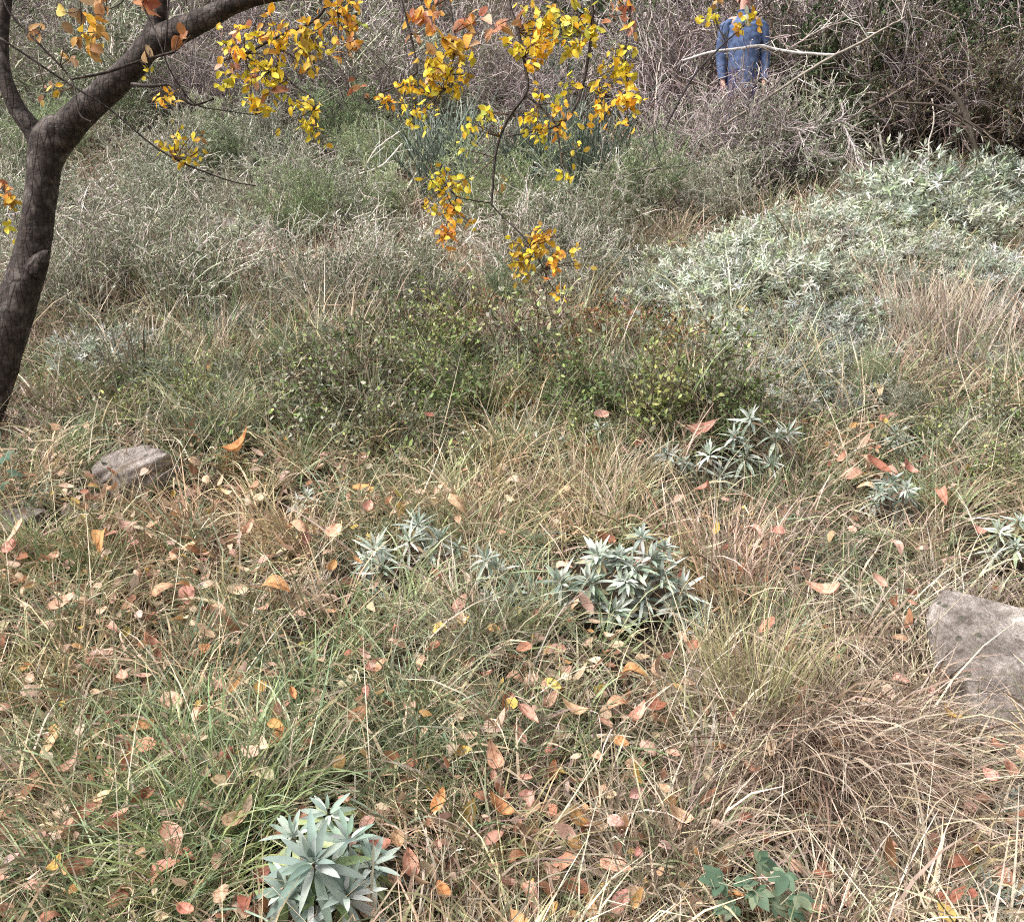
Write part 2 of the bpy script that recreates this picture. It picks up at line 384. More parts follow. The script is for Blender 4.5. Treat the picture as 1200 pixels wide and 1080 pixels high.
BARE = [(*hit(px, py, .2)[:2], .22) for px, py in SILVER_AT if py < 390] + [(*hit(px, py, hh)[:2], r) for px, py, hh, r in [(378, 1025, .05, .2), (800, 720, .08, .12), (825, 725, .06, .08), (440, 670, .08, .1), (500, 645, .1, .12), (575, 690, .06, .1), (740, 700, .08, .25), (690, 700, .05, .14), (870, 530, .15, .18), (1045, 595, .05, .16), (1055, 530, .08, .12), (357, 588, .05, .08), (1178, 640, .08, .15), (885, 1045, .03, .1), (1165, 1062, .03, .09), (1187, 948, .03, .06), (1210, 770, .1, .22), (1200, 860, 0, .12), (1165, 800, 0, .05), (165, 545, .05, .15), (160, 560, 0, .13), (18, 488, .05, .1), (25, 608, .05, .13), (165, 575, 0, .1)]]
def scatter(n, y0, y1, margin=.8, p=1.0):
    y = y0 + (y1 - y0)*rng.uniform(0, 1, n)**p
    x = rng.uniform(-1, 1, n)*(.5*y + margin)
    ok = np.ones(n, bool)
    for ex, ey, er in BARE: ok &= (x - ex)**2 + (y - ey)**2 > er*er
    return x[ok], y[ok]

def tuft_blades(nt, per, y0, y1, Lr, Wr, elev=(.75, 1.45), droop=(.3, 1.5), rad=.05, margin=.8, K=5, mono=.75):
    tx, ty = scatter(nt, y0, y1, margin)
    tc, wg = sward_colour(tx, ty); nt = len(tx)
    n = nt*per; i = np.repeat(np.arange(nt), per)
    ts = rng.uniform(.6, 1.25, nt)
    taz = rng.uniform(0, 2*PI, nt)
    off = rng.normal(0, 1, (n, 2))*rad*ts[i][:, None]
    x, y = tx[i] + off[:, 0], ty[i] + off[:, 1]
    root = np.stack([x, y, ground(x, y) - .005], -1)
    az = np.arctan2(off[:, 1], off[:, 0]) + rng.normal(0, .7, n)
    lay = rng.uniform(0, 1, n) < .35; az = np.where(lay, taz[i] + rng.normal(0, .4, n), az)
    own, _ = sward_colour(x, y)
    c = np.where((rng.uniform(0, 1, n) < mono)[:, None], tc[i]*rng.uniform(.75, 1.25, (n, 1)), own)
    L = rng.uniform(*Lr, n)*ts[i]
    return ribbons(root, az, rng.uniform(*elev, n), L, rng.uniform(*Wr, n), rng.uniform(*droop, n), c, K)
def thatch(n, y0, y1, Lr, Wr, margin=.8, K=5):
    x, y = scatter(n, y0, y1, margin); n = len(x)
    root = np.stack([x, y, ground(x, y) + rng.uniform(0, .05, n)], -1)
    c, _ = sward_colour(x, y)
    down = rng.uniform(0, 1, n) < .45                       # much of the dead grass lies downhill
    az = np.where(down, -PI/2 + rng.normal(0, .7, n), rng.uniform(0, 2*PI, n))
    return ribbons(root, az, rng.uniform(.1, .9, n), rng.uniform(*Lr, n), rng.uniform(*Wr, n), rng.uniform(.3, 1.5, n), c, K)
def stalks(n, y0, y1, Lr, Wr, elev=(.5, 1.5)):
    x, y = scatter(n, y0, y1); n = len(x)
    root = np.stack([x, y, ground(x, y)], -1)
    c = palette([(.68, .58, .43), (.78, .70, .55), (.55, .46, .35)], n, .1)
    return ribbons(root, rng.uniform(0, 2*PI, n), rng.uniform(*elev, n), rng.uniform(*Lr, n), rng.uniform(*Wr, n), rng.uniform(-.1, .5, n), c, 5)

grass = cat([
    thatch(17000, 1.5, 4.2, (.10, .34), (.003, .0065)),
    thatch(17000, 4.2, 7.5, (.14, .36), (.004, .0075)),
    thatch(18000, 7.0, 12., (.16, .40), (.006, .010)),
    tuft_blades(620, 54, 1.6, 4.4, (.12, .32), (.003, .0065), rad=.035),
    tuft_blades(420, 26, 1.6, 4.4, (.08, .22), (.003, .006), rad=.05),
    tuft_blades(900, 34, 4.2, 7.6, (.14, .36), (.004, .007), rad=.05),
    tuft_blades(750, 20, 7.5, 13., (.2, .5), (.006, .010), elev=(.8, 1.5)),
    tuft_blades(240, 24, 4.7, 7.0, (.25, .5), (.004, .007), elev=(1.0, 1.5), droop=(.1, .9), rad=.05),
    stalks(1300, 1.7, 4.6, (.2, .5), (.0025, .004)),
    stalks(800, 4.4, 8.5, (.25, .6), (.003, .005), (.8, 1.54)),
])
dry = obj('meadow_grass', mesh_data('meadow_grass', *grass[:2], grass[2], mat=M_GRASS))
tag(dry, 'matted straw coloured and green wild grass covering the slope', kind='stuff', cat='grass')

# ------------------------------------------------------------------ tussocks that stand out
def tussock(px, py, h, n, rad, Lr, Wr, cols, elev, droop, label, az_bias=None, group=None):
    p = hit(px, py, h*.4)
    off = rng.normal(0, 1, (n, 2))*rad
    x, y = p[0] + off[:, 0], p[1] + off[:, 1]
    root = np.stack([x, y, ground(x, y)], -1)
    az = np.arctan2(off[:, 1], off[:, 0]) + rng.normal(0, .6, n)
    if az_bias is not None:
        k = rng.uniform(0, 1, n) < .75; az = np.where(k, az_bias + rng.normal(0, .55, n), az)
    V, Fq, c = ribbons(root, az, rng.uniform(*elev, n), rng.uniform(*Lr, n), rng.uniform(*Wr, n), rng.uniform(*droop, n), palette(cols, n, .15), 6)
    o = obj('grass_tussock', mesh_data('grass_tussock', V - p[None], Fq, c, mat=M_GRASS), loc=p)
    tag(o, label, 'grass tussock', group or 'grass tussocks that stand out of the sward')
    return p
YG = [(.46, .41, .22), (.36, .35, .17), (.58, .49, .30), (.28, .30, .14), (.5, .42, .28)]
tussock(885, 800, .35, 420, .075, (.22, .42), (.002, .004), YG, (1.15, 1.5), (.1, .7), 'upright yellow-green grass tuft right of the large sage clump')
tussock(945, 870, .27, 1500, .095, (.30, .57), (.0025, .005), [(.26, .175, .13), (.35, .25, .19), (.47, .365, .29), (.15, .10, .075), (.62, .52, .43)], (.4, 1.3), (1.2, 2.2), 'purplish dead grass mound drooping downhill', -PI/2)
tussock(1010, 900, .2, 500, .12, (.25, .5), (.002, .004), DEADG + STRAW, (.3, 1.1), (.9, 1.9), 'pale straw tussock leaning right below the flat rock', -PI/3)
tussock(255, 900, .2, 260, .09, (.16, .38), (.0035, .0065), [(.30, .38, .17), (.38, .44, .22), (.24, .31, .14), (.48, .50, .28), (.28, .35, .2)], (.6, 1.45), (.4, 1.5), 'bright green grass tuft near the salmon red leaf')
tussock(150, 900, .2, 170, .08, (.14, .34), (.003, .006), [(.28, .34, .17), (.34, .40, .22), (.22, .28, .15), (.46, .45, .28)], (.5, 1.4), (.4, 1.5), 'green grass tuft at the far left below the orange leaf')
tussock(240, 1000, .15, 260, .05, (.16, .34), (.003, .0055), [(.34, .38, .14), (.42, .44, .2), (.26, .32, .12)], (.4, 1.4), (.4, 1.5), 'yellow-green grass tuft left of the foreground sage')
tussock(185, 1045, .15, 260, .05, (.15, .33), (.0025, .004), [(.15, .22, .10), (.21, .27, .14), (.13, .18, .09), (.3, .32, .18)], (.3, 1.3), (.4, 1.2), 'blue-green grass fan left of the foreground sage', 0)
tussock(490, 870, .2, 300, .07, (.15, .34), (.002, .0042), [(.2, .26, .15), (.26, .3, .18), (.4, .38, .26)], (.6, 1.4), (.4, 1.6), 'grey-green drooping grass tuft above the foreground sage', -PI/2)
tussock(560, 740, .2, 300, .08, (.16, .34), (.002, .0042), GREEN[3:] + DEADG, (.6, 1.4), (.4, 1.6), 'dull green grass tuft under the small sage', -PI/2)
tussock(790, 1010, .2, 300, .08, (.2, .4), (.002, .004), [(.22, .27, .14), (.36, .34, .22)] + DEADG, (.7, 1.4), (.4, 1.4), 'grey-green tuft at the bottom beside the ivy', -PI/2)
tussock(690, 570, .2, 300, .14, (.18, .36), (.0025, .0045), WARM + STRAW, (1.0, 1.5), (.1, .8), 'golden dry tuft behind the largest sage clump')
tussock(545, 575, .2, 320, .14, (.14, .30), (.003, .005), WARM + STRAW, (.9, 1.5), (.3, 1.4), 'golden curly dry tuft below the green bushes')
tussock(850, 640, .25, 300, .12, (.2, .38), (.0025, .004), WARM + DEADG, (1.0, 1.5), (.1, .8), 'tall tawny tuft behind the right end of the large sage')
tussock(240, 480, .25, 300, .11, (.18, .38), (.003, .005), OLIVE + GREEN[2:], (.7, 1.4), (.5, 1.6), 'olive grass mound behind the split rock')
tussock(1115, 385, .3, 420, .17, (.25, .5), (.004, .007), [(.56, .46, .40), (.42, .32, .28), (.66, .57, .5), (.5, .44, .36)], (1.1, 1.5), (.1, .6), 'tall pinkish dry tuft between silver shrubs')
tussock(1070, 365, .35, 240, .16, (.25, .5), (.004, .006), [(.56, .46, .34), (.48, .38, .29)], (1.1, 1.5), (.1, .6), 'tall buff dry tuft at the edge of the silver shrubs')

# ================================================================== SAGE PLANTS (felted grey rosettes)
SAGE = [(.38, .43, .37), (.48, .52, .46), (.30, .35, .29), (.56, .59, .54), (.24, .30, .23)]
def rosette(center, axis, n, L, W, cols, low_green=0.0, tidy=False):
    """one shoot head: leaves in a spiral, inner short and upright, outer long and drooping"""
    axis = nrm(np.asarray(axis, float)); ref = np.array([1., 0, 0]) if abs(axis[0]) < .8 else np.array([0, 1., 0])
    u = nrm(np.cross(axis, ref)); v = np.cross(axis, u)
    k = np.arange(n); a = k*2.399963 + rng.normal(0, .2, n); t = (k + .5)/n
    el = math.radians(84) - t**.75*math.radians(135 if tidy else 108) + rng.normal(0, .3, n)
    rad = u[None]*np.cos(a)[:, None] + v[None]*np.sin(a)[:, None]
    ax = rad*np.cos(el)[:, None] + axis[None]*np.sin(el)[:, None]
    up = axis[None]*np.cos(el)[:, None] - rad*np.sin(el)[:, None]
    ln = L*(.45 + .75*np.sin(np.clip(t*1.25, 0, 1)*PI/2))*(rng.uniform(.88, 1.12, n) if tidy else rng.uniform(.6, 1.2, n))
    base = np.asarray(center)[None] + rad*.006 - axis[None]*(t*L*.55)[:, None]
    c = palette(cols, n, .12)
    old = (t > .7) & (not tidy) & (rng.uniform(0, 1, n) < .3); c[old] = palette([(.32, .24, .16), (.4, .33, .22), (.36, .34, .26)], n, .15)[old]
    if low_green > 0:
        g = palette([(.30, .38, .16), (.38, .44, .22)], n, .1); m = (t > .72)[:, None]*low_green; c = c*(1 - m) + g*m
    return leaves(base, ax, up, ln, W*rng.uniform(.8, 1.2, n)*(.6 + .5*t), np.full(n, .35), rng.normal(-.22, .07 if tidy else .22, n), c, K=6, across=3, prof=PROF_BLUNT if tidy else PROF_LANCE)
LANDMARKS = []
def sage(px, py, heads, label, L=.075, W=.02, low=0.0, cols=SAGE, ph=.12, mark=None, nl=22, tidy=False):
    """heads: spots (in photo pixels) where the rosettes show, with their height above ground"""
    p = hit(px, py, .02)
    root = empty('silver_sage', p); tag(root, label, 'sage plant', 'grey felted sage plants')
    st_p, st_r = [], []
    for hx, hy, hh, sc, n in heads:
        q = hit(hx, hy, hh); q[2] += hh; q = q - p
        lean = np.array([q[0]*1.2 + rng.normal(0, .1), q[1]*.6 - .25 + rng.normal(0, .15), .7])
        V, Fq, c = rosette(q, lean, int((n or nl)*1.35), L*sc*(1 if tidy else rng.uniform(.65, 1.1)), W*sc*.82, cols, low, tidy)
        obj('rosette', mesh_data('rosette', V, Fq, c, mat=M_SILVER), root)
        b = np.array([q[0]*.4, q[1]*.4, 0]); b[2] = ground(p[0] + b[0], p[1] + b[1]) - p[2] - .01
        st_p.append(spline([b, b*.4 + q*.6 + np.array([0, 0, -.015]), q - nrm(lean)*.02], 6)); st_r.append(np.linspace(.006, .004, 6))
    st_p, st_r = np.array(st_p), np.array(st_r)
    V, Fq, c = tubes(st_p, st_r, palette([(.22, .18, .14)], len(st_p)), 6)
    obj('stem', mesh_data('stem', V, Fq, c, mat=M_TWIG), root)
    LANDMARKS.append((px, py, mark or label))
sage(378, 1035, [(366, 1008, 0.21, 1.1, 30), (408, 982, 0.18, .95, 20), (436, 1012, 0.15, .9, 20), (342, 980, 0.16, .8, 18), (405, 1045, 0.14, 1., 20), (384, 955, 0.17, .75, 16), (332, 1040, 0.14, .9, 18), (365, 1060, 0.12, 1., 18)],
     'big blue-green sage rosette with broad leaves at the bottom of the slope', .088, .024, .85, [(.27, .34, .29), (.36, .42, .37), (.22, .29, .24), (.43, .48, .43)], mark='the broad-leaved sage at the bottom', tidy=True)
sage(435, 665, [(440, 640, .18, 1., 24), (448, 662, .14, 1., 24), (430, 655, .14, .9, 20), (445, 690, .07, .8, 18)],
     'upright whitish sage at the left end of the middle row', .07, .016, mark='the whitish upright sage')
sage(500, 650, [(490, 612, .2, .95, 22), (515, 628, .17, 1., 24), (535, 640, .13, .9, 18), (478, 630, .17, .9, 20), (505, 645, .12, .8, 18)],
     'spreading narrow-leaved sage just right of the whitish upright one', .078, .014, mark='the spreading narrow-leaved sage')
sage(572, 690, [(570, 652, .18, .95, 22), (580, 668, .13, .9, 18), (572, 700, .08, 1., 18), (600, 690, .1, .9, 16), (590, 715, .05, .9, 18), (625, 690, .09, .8, 16)],
     'low scraggly sage between the spreading sage and the large clump', .07, .016, mark='the low scraggly sage')
sage(740, 715, [(752, 628, .3, .8, 20), (700, 648, .25, 1.05, 26), (725, 650, .24, 1., 24), (765, 650, .24, 1., 24), (655, 680, .17, 1., 22), (690, 680, .18, 1., 24),
                (735, 680, .19, 1.05, 26), (775, 675, .18, 1., 22), (800, 690, .14, 1., 22), (720, 715, .1, 1.1, 26), (755, 700, .13, 1., 22), (700, 705, .12, .9, 18),
                (825, 715, .09, 1., 22), (790, 715, .09, .9, 18), (820, 735, .05, .9, 16), (660, 705, .1, .8, 14), (780, 640, .24, .8, 16), (740, 665, .22, .9, 20)],
     'largest grey-green sage clump with many rosettes in mid slope', .078, .02, .25, mark='the largest sage clump')
sage(870, 560, [(880, 488, .3, .9, 18), (910, 510, .24, 1., 20), (860, 510, .25, .9, 18), (925, 505, .24, .9, 18), (830, 530, .2, .9, 18), (875, 530, .2, 1., 20), (905, 540, .16, 1., 20), (845, 555, .14, .9, 18), (780, 530, .2, .8, 14), (800, 540, .16, .8, 14), (700, 500, .2, .8, 12)],
     'drooping grey sage clump in the dry grass left of the pink leaf litter', .085, .018, mark='the drooping sage clump')
sage(1045, 600, [(1045, 565, .22, 1., 20), (1030, 575, .2, .9, 16), (1062, 572, .2, .9, 16), (1040, 572, .14, 1., 20), (1065, 580, .12, .95, 18), (1025, 585, .1, .9, 18), (1055, 600, .06, .9, 18)],
     'grey sage just below the heap of pink leaves on the right', .075, .015, mark='the sage below the pink leaves')
sage(1055, 535, [(1050, 505, .16, .9, 16), (1062, 515, .14, .8, 16), (1045, 520, .12, .8, 14)],
     'small pale sage just above the heap of pink leaves', .06, .013, mark='the small pale sage above the pink leaves')
sage(357, 590, [(360, 580, .1, .9, 20), (350, 590, .08, .8, 16)], 'little silver sage beside a pair of tan leaves', .065, .012, mark='the little silver sage')
sage(1175, 650, [(1170, 620, .18, .9, 18), (1190, 640, .14, .9, 18), (1165, 645, .1, .8, 16), (1195, 610, .2, .9, 18)], 'dull green sage above the flat rock', .07, .016, .3, mark='the sage above the flat rock')
sage(1185, 950, [(1185, 938, .07, .8, 16), (1195, 950, .05, .8, 16)], 'small silver sage beneath the flat rock at the edge', .065, .012, mark='the small sage beneath the flat rock')
sage(1160, 1065, [(1160, 1050, .08, 1., 20), (1185, 1065, .06, .9, 18), (1130, 1062, .06, .8, 14)], 'silver narrow-leaved sage in the bottom corner', .085, .013, mark='the sage in the bottom corner')
sage(360, 700, [(365, 685, .08, .7, 12)], 'tiny sage shoot left of the whitish upright sage', .05, .012, mark='the tiny sage shoot')

# ivy-like lobed plant, fig sprout
def lobed_plant(px, py, spots, label, L, cols, name, category):
    p = hit(px, py, .05); root = empty(name, p); tag(root, label, category)
    lv, sp, sr = [], [], []
    for hx, hy, hh, s in spots:
        q = hit(hx, hy, hh); q[2] += hh; q = q - p
        ax0 = rng.normal(0, 1, 3)*np.array([1, .5, .2]); ax0 = nrm(ax0 + np.array([0, -.4, -.1])); up = nrm(np.array([0, -.5, 1.]) + rng.normal(0, .25, 3))
        side = nrm(np.cross(ax0, up))
        for ang, ls in ((0, 1.), (.75, .8), (-.75, .8), (1.6, .55), (-1.6, .55)):
            a = ax0*math.cos(ang) + side*math.sin(ang)
            lv.append(leaves(q[None], a[None], up[None], np.array([L*s*ls]), np.array([L*s*.55*ls]), np.array([.15]), np.array([-.12]), palette(cols, 1, .1), K=5, prof=PROF_LANCE))
        b = np.array([q[0]*.3, q[1]*.3, 0.]); sp.append(spline([b, (b + q)/2 + np.array([0, 0, .02]), q], 5)); sr.append(np.full(5, .002))
    obj('foliage', mesh_data('foliage', *cat(lv)[:2], cat(lv)[2], mat=M_LEAF), root)
    V, Fq, c = tubes(np.array(sp), np.array(sr), palette([(.25, .2, .1)], len(sp)), 5)
    obj('stem', mesh_data('stem', V, Fq, c, mat=M_TWIG), root)
    LANDMARKS.append((px, py, 'the ' + category))
lobed_plant(885, 1040, [(845, 1035, 0.21, 1.3), (888, 1018, 0.23, 1.2), (920, 1025, 0.22, 1.1), (885, 1050, 0.19, 1.1), (905, 1060, 0.18, 1.2), (860, 1065, 0.18, 1.1), (935, 1050, 0.19, 1.), (870, 1040, 0.20, 1.), (925, 1068, 0.17, 1.1)],
            'dark green lobed ivy plant sprawling at the bottom edge', .045, [(.10, .17, .10), (.14, .21, .13), (.24, .28, .18)], 'ivy_plant', 'ivy')
lobed_plant(8, 560, [(5, 535, .2, 1.), (20, 555, .15, .9), (0, 570, .1, 1.), (25, 570, .1, .8)], 'dark green sprout at the foot of the leaning tree', .06, [(.09, .16, .1), (.13, .2, .14)], 'green_sprout', 'sprout')

# ================================================================== ROCKS
def rock(px, py, size, rz, label, seed, sink=.35, flat=.7, tilt=(0, 0), cracks=False, mat=None):
    p = hit(px, py, size[2]*.3)
    r = np.random.default_rng(seed)
    n = 40; u, v = np.meshgrid(np.linspace(0, 2*PI, n*2 + 1), np.linspace(0, PI, n + 1))
    d = np.stack([np.sin(v)*np.cos(u), np.sin(v)*np.sin(u), np.cos(v)], -1)
    e = .55
    s = np.sign(d)*np.abs(d)**e
    s = s/np.maximum(np.abs(s).max(-1, keepdims=True)**.35, .5)
    nz = np.zeros(s.shape[:2])
    for k in range(1, 7):
        w = r.normal(0, 1, 3)*k*1.6; nz += np.sin(s @ w + r.uniform(0, 6))*.09/k
    s = s*(1 + nz[..., None])
    for k in range(14):
        w = r.normal(0, 1, 3)*(9 + k*1.5); s = s*(1 + (np.sin(s @ w + r.uniform(0, 6))*.007)[..., None])
    nplanes = 9
    for k in range(nplanes):                                   # broken facets
        w = nrm(r.normal(0, 1, 3)*np.array([1, 1, .8])); dd = s @ w; lim = r.uniform(.72, .95)
        over = np.maximum(dd - lim, 0); s = s - over[..., None]*w[None, None]
    if cracks:
        g = np.exp(-((s[..., 2] - .35 - .12*np.sin(5*s[..., 0]))**2)/.006); s[..., :2] *= (1 - .16*g)[..., None]
    V = s.reshape(-1, 3)*np.array(size)[None]*.5
    o = obj('rock', mesh_data('rock', V, strip_faces(1, n + 1, n*2 + 1), mat=mat or M_ROCK))
    o.location = (p[0], p[1], p[2] + size[2]*(.5 - sink)); o.rotation_euler = (tilt[0], tilt[1], rz)
    tag(o, label, 'rock')
    return o
rock(165, 545, (.33, .26, .21), .25, 'pale split limestone rock with a crack along its top, half sunk in grass', 3, .42, cracks=True, tilt=(.3, -.3), mat=M_PALE)
rock(1205, 808, (.52, .78, .22), -.35, 'large flat pinkish grey rock slab in the slope at the picture edge', 5, .28, tilt=(.62, .12), mat=M_PALE)
rock(270, 280, (.42, .30, .3), .3, 'whitish stone in the pale patch of the upper left slope', 21, .2, mat=M_PALE)
rock(312, 288, (.32, .26, .26), -.4, 'smaller whitish stone right of the first in the pale patch', 22, .2, mat=M_PALE)
rock(236, 294, (.28, .22, .22), .9, 'small whitish stone at the left end of the pale patch', 23, .2, mat=M_PALE)
rock(18, 488, (.14, .12, .09), .4, 'small pale rock beside the leaning trunk', 8, .3)
rock(25, 605, (.22, .16, .1), -.2, 'low grey-pink rock below the leaning tree', 11, .4, tilt=(.2, 0))
rock(100, 600, (.14, .14, .09), .7, 'small grey stone in the grass below the split rock', 13, .35)
LANDMARKS += [(165, 540, 'the split rock'), (1160, 760, 'the flat rock slab'), (20, 600, 'the low rock below the tree'), (885, 800, 'the yellow-green tuft'),
              (940, 900, 'the purplish dead grass mound'), (255, 890, 'the bright green tuft'), (490, 870, 'the grey-green drooping tuft'), (560, 565, 'the golden curly tuft'),
              (185, 1045, 'the blue-green grass fan'), (800, 1010, 'the grey-green tuft by the ivy')]

# ================================================================== SILVER SHRUBS
SILV = [(.42, .45, .36), (.52, .55, .46), (.29, .32, .25), (.58, .60, .53), (.38, .43, .27)]
def silver_mesh(seed, a, h, nshoot, L, W, cols, narrow=False):
    n = nshoot
    th = rng.uniform(0, 2*PI, n); cz = rng.uniform(.02, 1, n)**.8
    lump = 1 + .16*np.sin(3*th + seed) + .12*np.sin(5*th + 2*seed + 3*cz) + rng.normal(0, .14, n)
    inner = np.where(rng.uniform(0, 1, n) < .25, rng.uniform(.35, .8, n), 1.)
    r = np.sqrt(np.maximum(1 - cz**2, 0))
    tip = np.stack([a*r*np.cos(th), a*r*np.sin(th), h*(.12 + .88*cz)], -1)*(lump*inner)[:, None]
    ax = nrm(tip/np.array([a, a, h]) + np.array([0, 0, .5]) + rng.normal(0, .5, (n, 3)))
    per = 13
    i = np.repeat(np.arange(n), per); k = np.tile(np.arange(per), n)
    ang = k*2.4 + rng.uniform(0, 6, n)[i]; t = (k + .5)/per
    ref = np.array([.3, .5, .2]); u = nrm(np.cross(ax, ref[None])); v = np.cross(ax, u)
    rad = u[i]*np.cos(ang)[:, None] + v[i]*np.sin(ang)[:, None]
    el = 1.4 - 1.7*t + rng.normal(0, .3, n*per)
    axis = rad*np.cos(el)[:, None] + ax[i]*np.sin(el)[:, None]
    up = ax[i]*np.cos(el)[:, None] - rad*np.sin(el)[:, None]
    base = tip[i] - ax[i]*(t*L*1.3)[:, None]
    c = palette(cols, n, .2)[i]*rng.uniform(.75, 1.2, (n*per, 1))
    V, Fq, c = leaves(base, axis, up, L*rng.uniform(.6, 1.15, n*per), W*rng.uniform(.8, 1.2, n*per), np.zeros(n*per), rng.normal(-.1, .1, n*per), c, K=3, across=2, prof=PROF_LANCE)
    fol = mesh_data('foliage', V, Fq, c, mat=M_SILVER)
    m = 90
    j = rng.choice(n, m); b = tip[j]*np.array([.15, .15, 0]) + np.array([0, 0, -.04])
    mid = b*.5 + tip[j]*.5 + np.array([0, 0, .06])
    Pp = np.stack([b, b*.6 + mid*.4, mid, mid*.4 + tip[j]*.6, tip[j] - ax[j]*.02], 1)
    V, Fq, c = tubes(Pp, np.tile(np.linspace(.007, .003, 5), (m, 1)), palette([(.2, .16, .13), (.3, .26, .22)], m), 4)
    return fol, mesh_data('stem', V, Fq, c, mat=M_TWIG)
SV = [silver_mesh(1, .42, .42, 400, .056, .0105, SILV), silver_mesh(2, .48, .36, 440, .05, .0095, SILV), silver_mesh(4, .38, .44, 380, .06, .0105, SILV),
      silver_mesh(6, .42, .38, 340, .062, .009, [(.35, .38, .31), (.46, .48, .43), (.24, .27, .21), (.53, .55, .51)])]
silver_roots = []
def silver(px, py, w_px, v, label, group='silver-leaved shrubs on the right slope', squash=1.0):
    h0 = .25
    p = hit(px, py, h0)
    dpt = p @ FWD; s = (w_px/F_PX*dpt)/.88
    p = hit(px, py, .2*s); 
    r = empty('silver_shrub', p, rng.uniform(0, 6.28)); r.scale = (s, s, s*.78*squash)
    obj('foliage', SV[v][0], r); obj('stem', SV[v][1], r)
    tag(r, label, 'shrub', group); silver_roots.append(r)
for a in [
    (1060, 225, 170, 0, 'silver shrub at the foot of the dark thicket, below the arching stem'),
    (1155, 212, 150, 2, 'tall pale green-silver shrub beside the dark stump'),
    (1185, 245, 120, 1, 'low silver shrub at the picture edge below the dark stump'),
    (1010, 252, 140, 1, 'broad silver shrub below the tangle of dead twigs'),
    (945, 272, 150, 0, 'round silver shrub downhill of the bleached twig tangle'),
    (870, 290, 140, 2, 'whitish silver shrub behind the front row, under the person'),
    (800, 305, 120, 1, 'silver shrub at the uphill left end of the silver patch'),
    (755, 340, 110, 0, 'silver shrub at the left tip of the silver patch'),
    (830, 335, 150, 0, 'wide silver shrub in the left half of the silver patch'),
    (910, 322, 150, 2, 'bright silver shrub in the middle of the silver patch'),
    (985, 318, 150, 0, 'dense silver shrub right of the middle of the silver patch'),
    (1065, 285, 130, 1, 'greenish silver shrub behind the tall buff tuft'),
    (1120, 262, 130, 2, 'silver shrub behind the greenish one, near the thicket'),
    (1175, 310, 120, 3, 'bluish silver shrub at the right edge behind the pinkish grass'),
    (1190, 355, 90, 3, 'small bluish shrub at the right edge beside the pinkish grass'),
    (880, 375, 130, 1, 'green-tinged low silver shrub in the front row'),
    (960, 370, 130, 3, 'blue-grey silver shrub in the front row left of the dry tufts'),
    (1000, 405, 120, 3, 'blue-grey narrow-leaved shrub lowest on the silver patch'),
    (930, 425, 110, 3, 'dull grey shrub below the green-tinged silver one'),
    (960, 465, 100, 3, 'dark narrow-leaved grey shrub above the drooping sage'),
    (800, 385, 100, 1, 'silver shrub mixed into the green bushes'),
    (740, 395, 80, 3, 'small pale shrub behind the red-leaved bush'),
    (1130, 320, 120, 0, 'grey-green silver shrub behind the pinkish dry tuft'),
    (1060, 335, 110, 2, 'pale silver shrub left of the pinkish dry tuft'),
    (1010, 360, 120, 1, 'pale silver shrub right of the front row'),
    (840, 400, 110, 0, 'soft green-grey shrub over the glossy green bush'),
    (900, 460, 100, 3, 'grey narrow-leaved shrub just above the drooping sage'),
    (1020, 455, 90, 3, 'dull grey shrub at the lower right tip of the silver patch'),
    (1165, 420, 100, 3, 'grey shrub below the pinkish dry tuft at the right edge'),
]: silver(a[0], a[1], a[2]*rng.uniform(.95, 1.2), *a[3:])
for a in [
    (130, 405, 150, 3, 'grey-green silver shrub right of the leaning trunk'),
    (190, 430, 110, 1, 'low silver shrub in front of the one by the trunk'),
    (275, 375, 100, 3, 'greyish silver shrub under the pale stony patch'),
    (290, 270, 110, 2, 'whitish shrub in the pale patch of the upper left slope'),
    (250, 290, 90, 0, 'low whitish shrub beside the pale patch'),
    (490, 345, 110, 3, 'grey shrub under the hanging orange sprays'),
    (450, 330, 80, 1, 'small silver shrub left of the hanging orange sprays'),
    (720, 300, 90, 3, 'grey feathery shrub left of the silver patch'),
    (330, 360, 80, 1, 'small silver shrub left of the dark green bush'),
    (80, 300, 90, 3, 'bluish shrub close behind the leaning trunk'),
]: silver(*a, group='silver-leaved shrubs on the left slope')

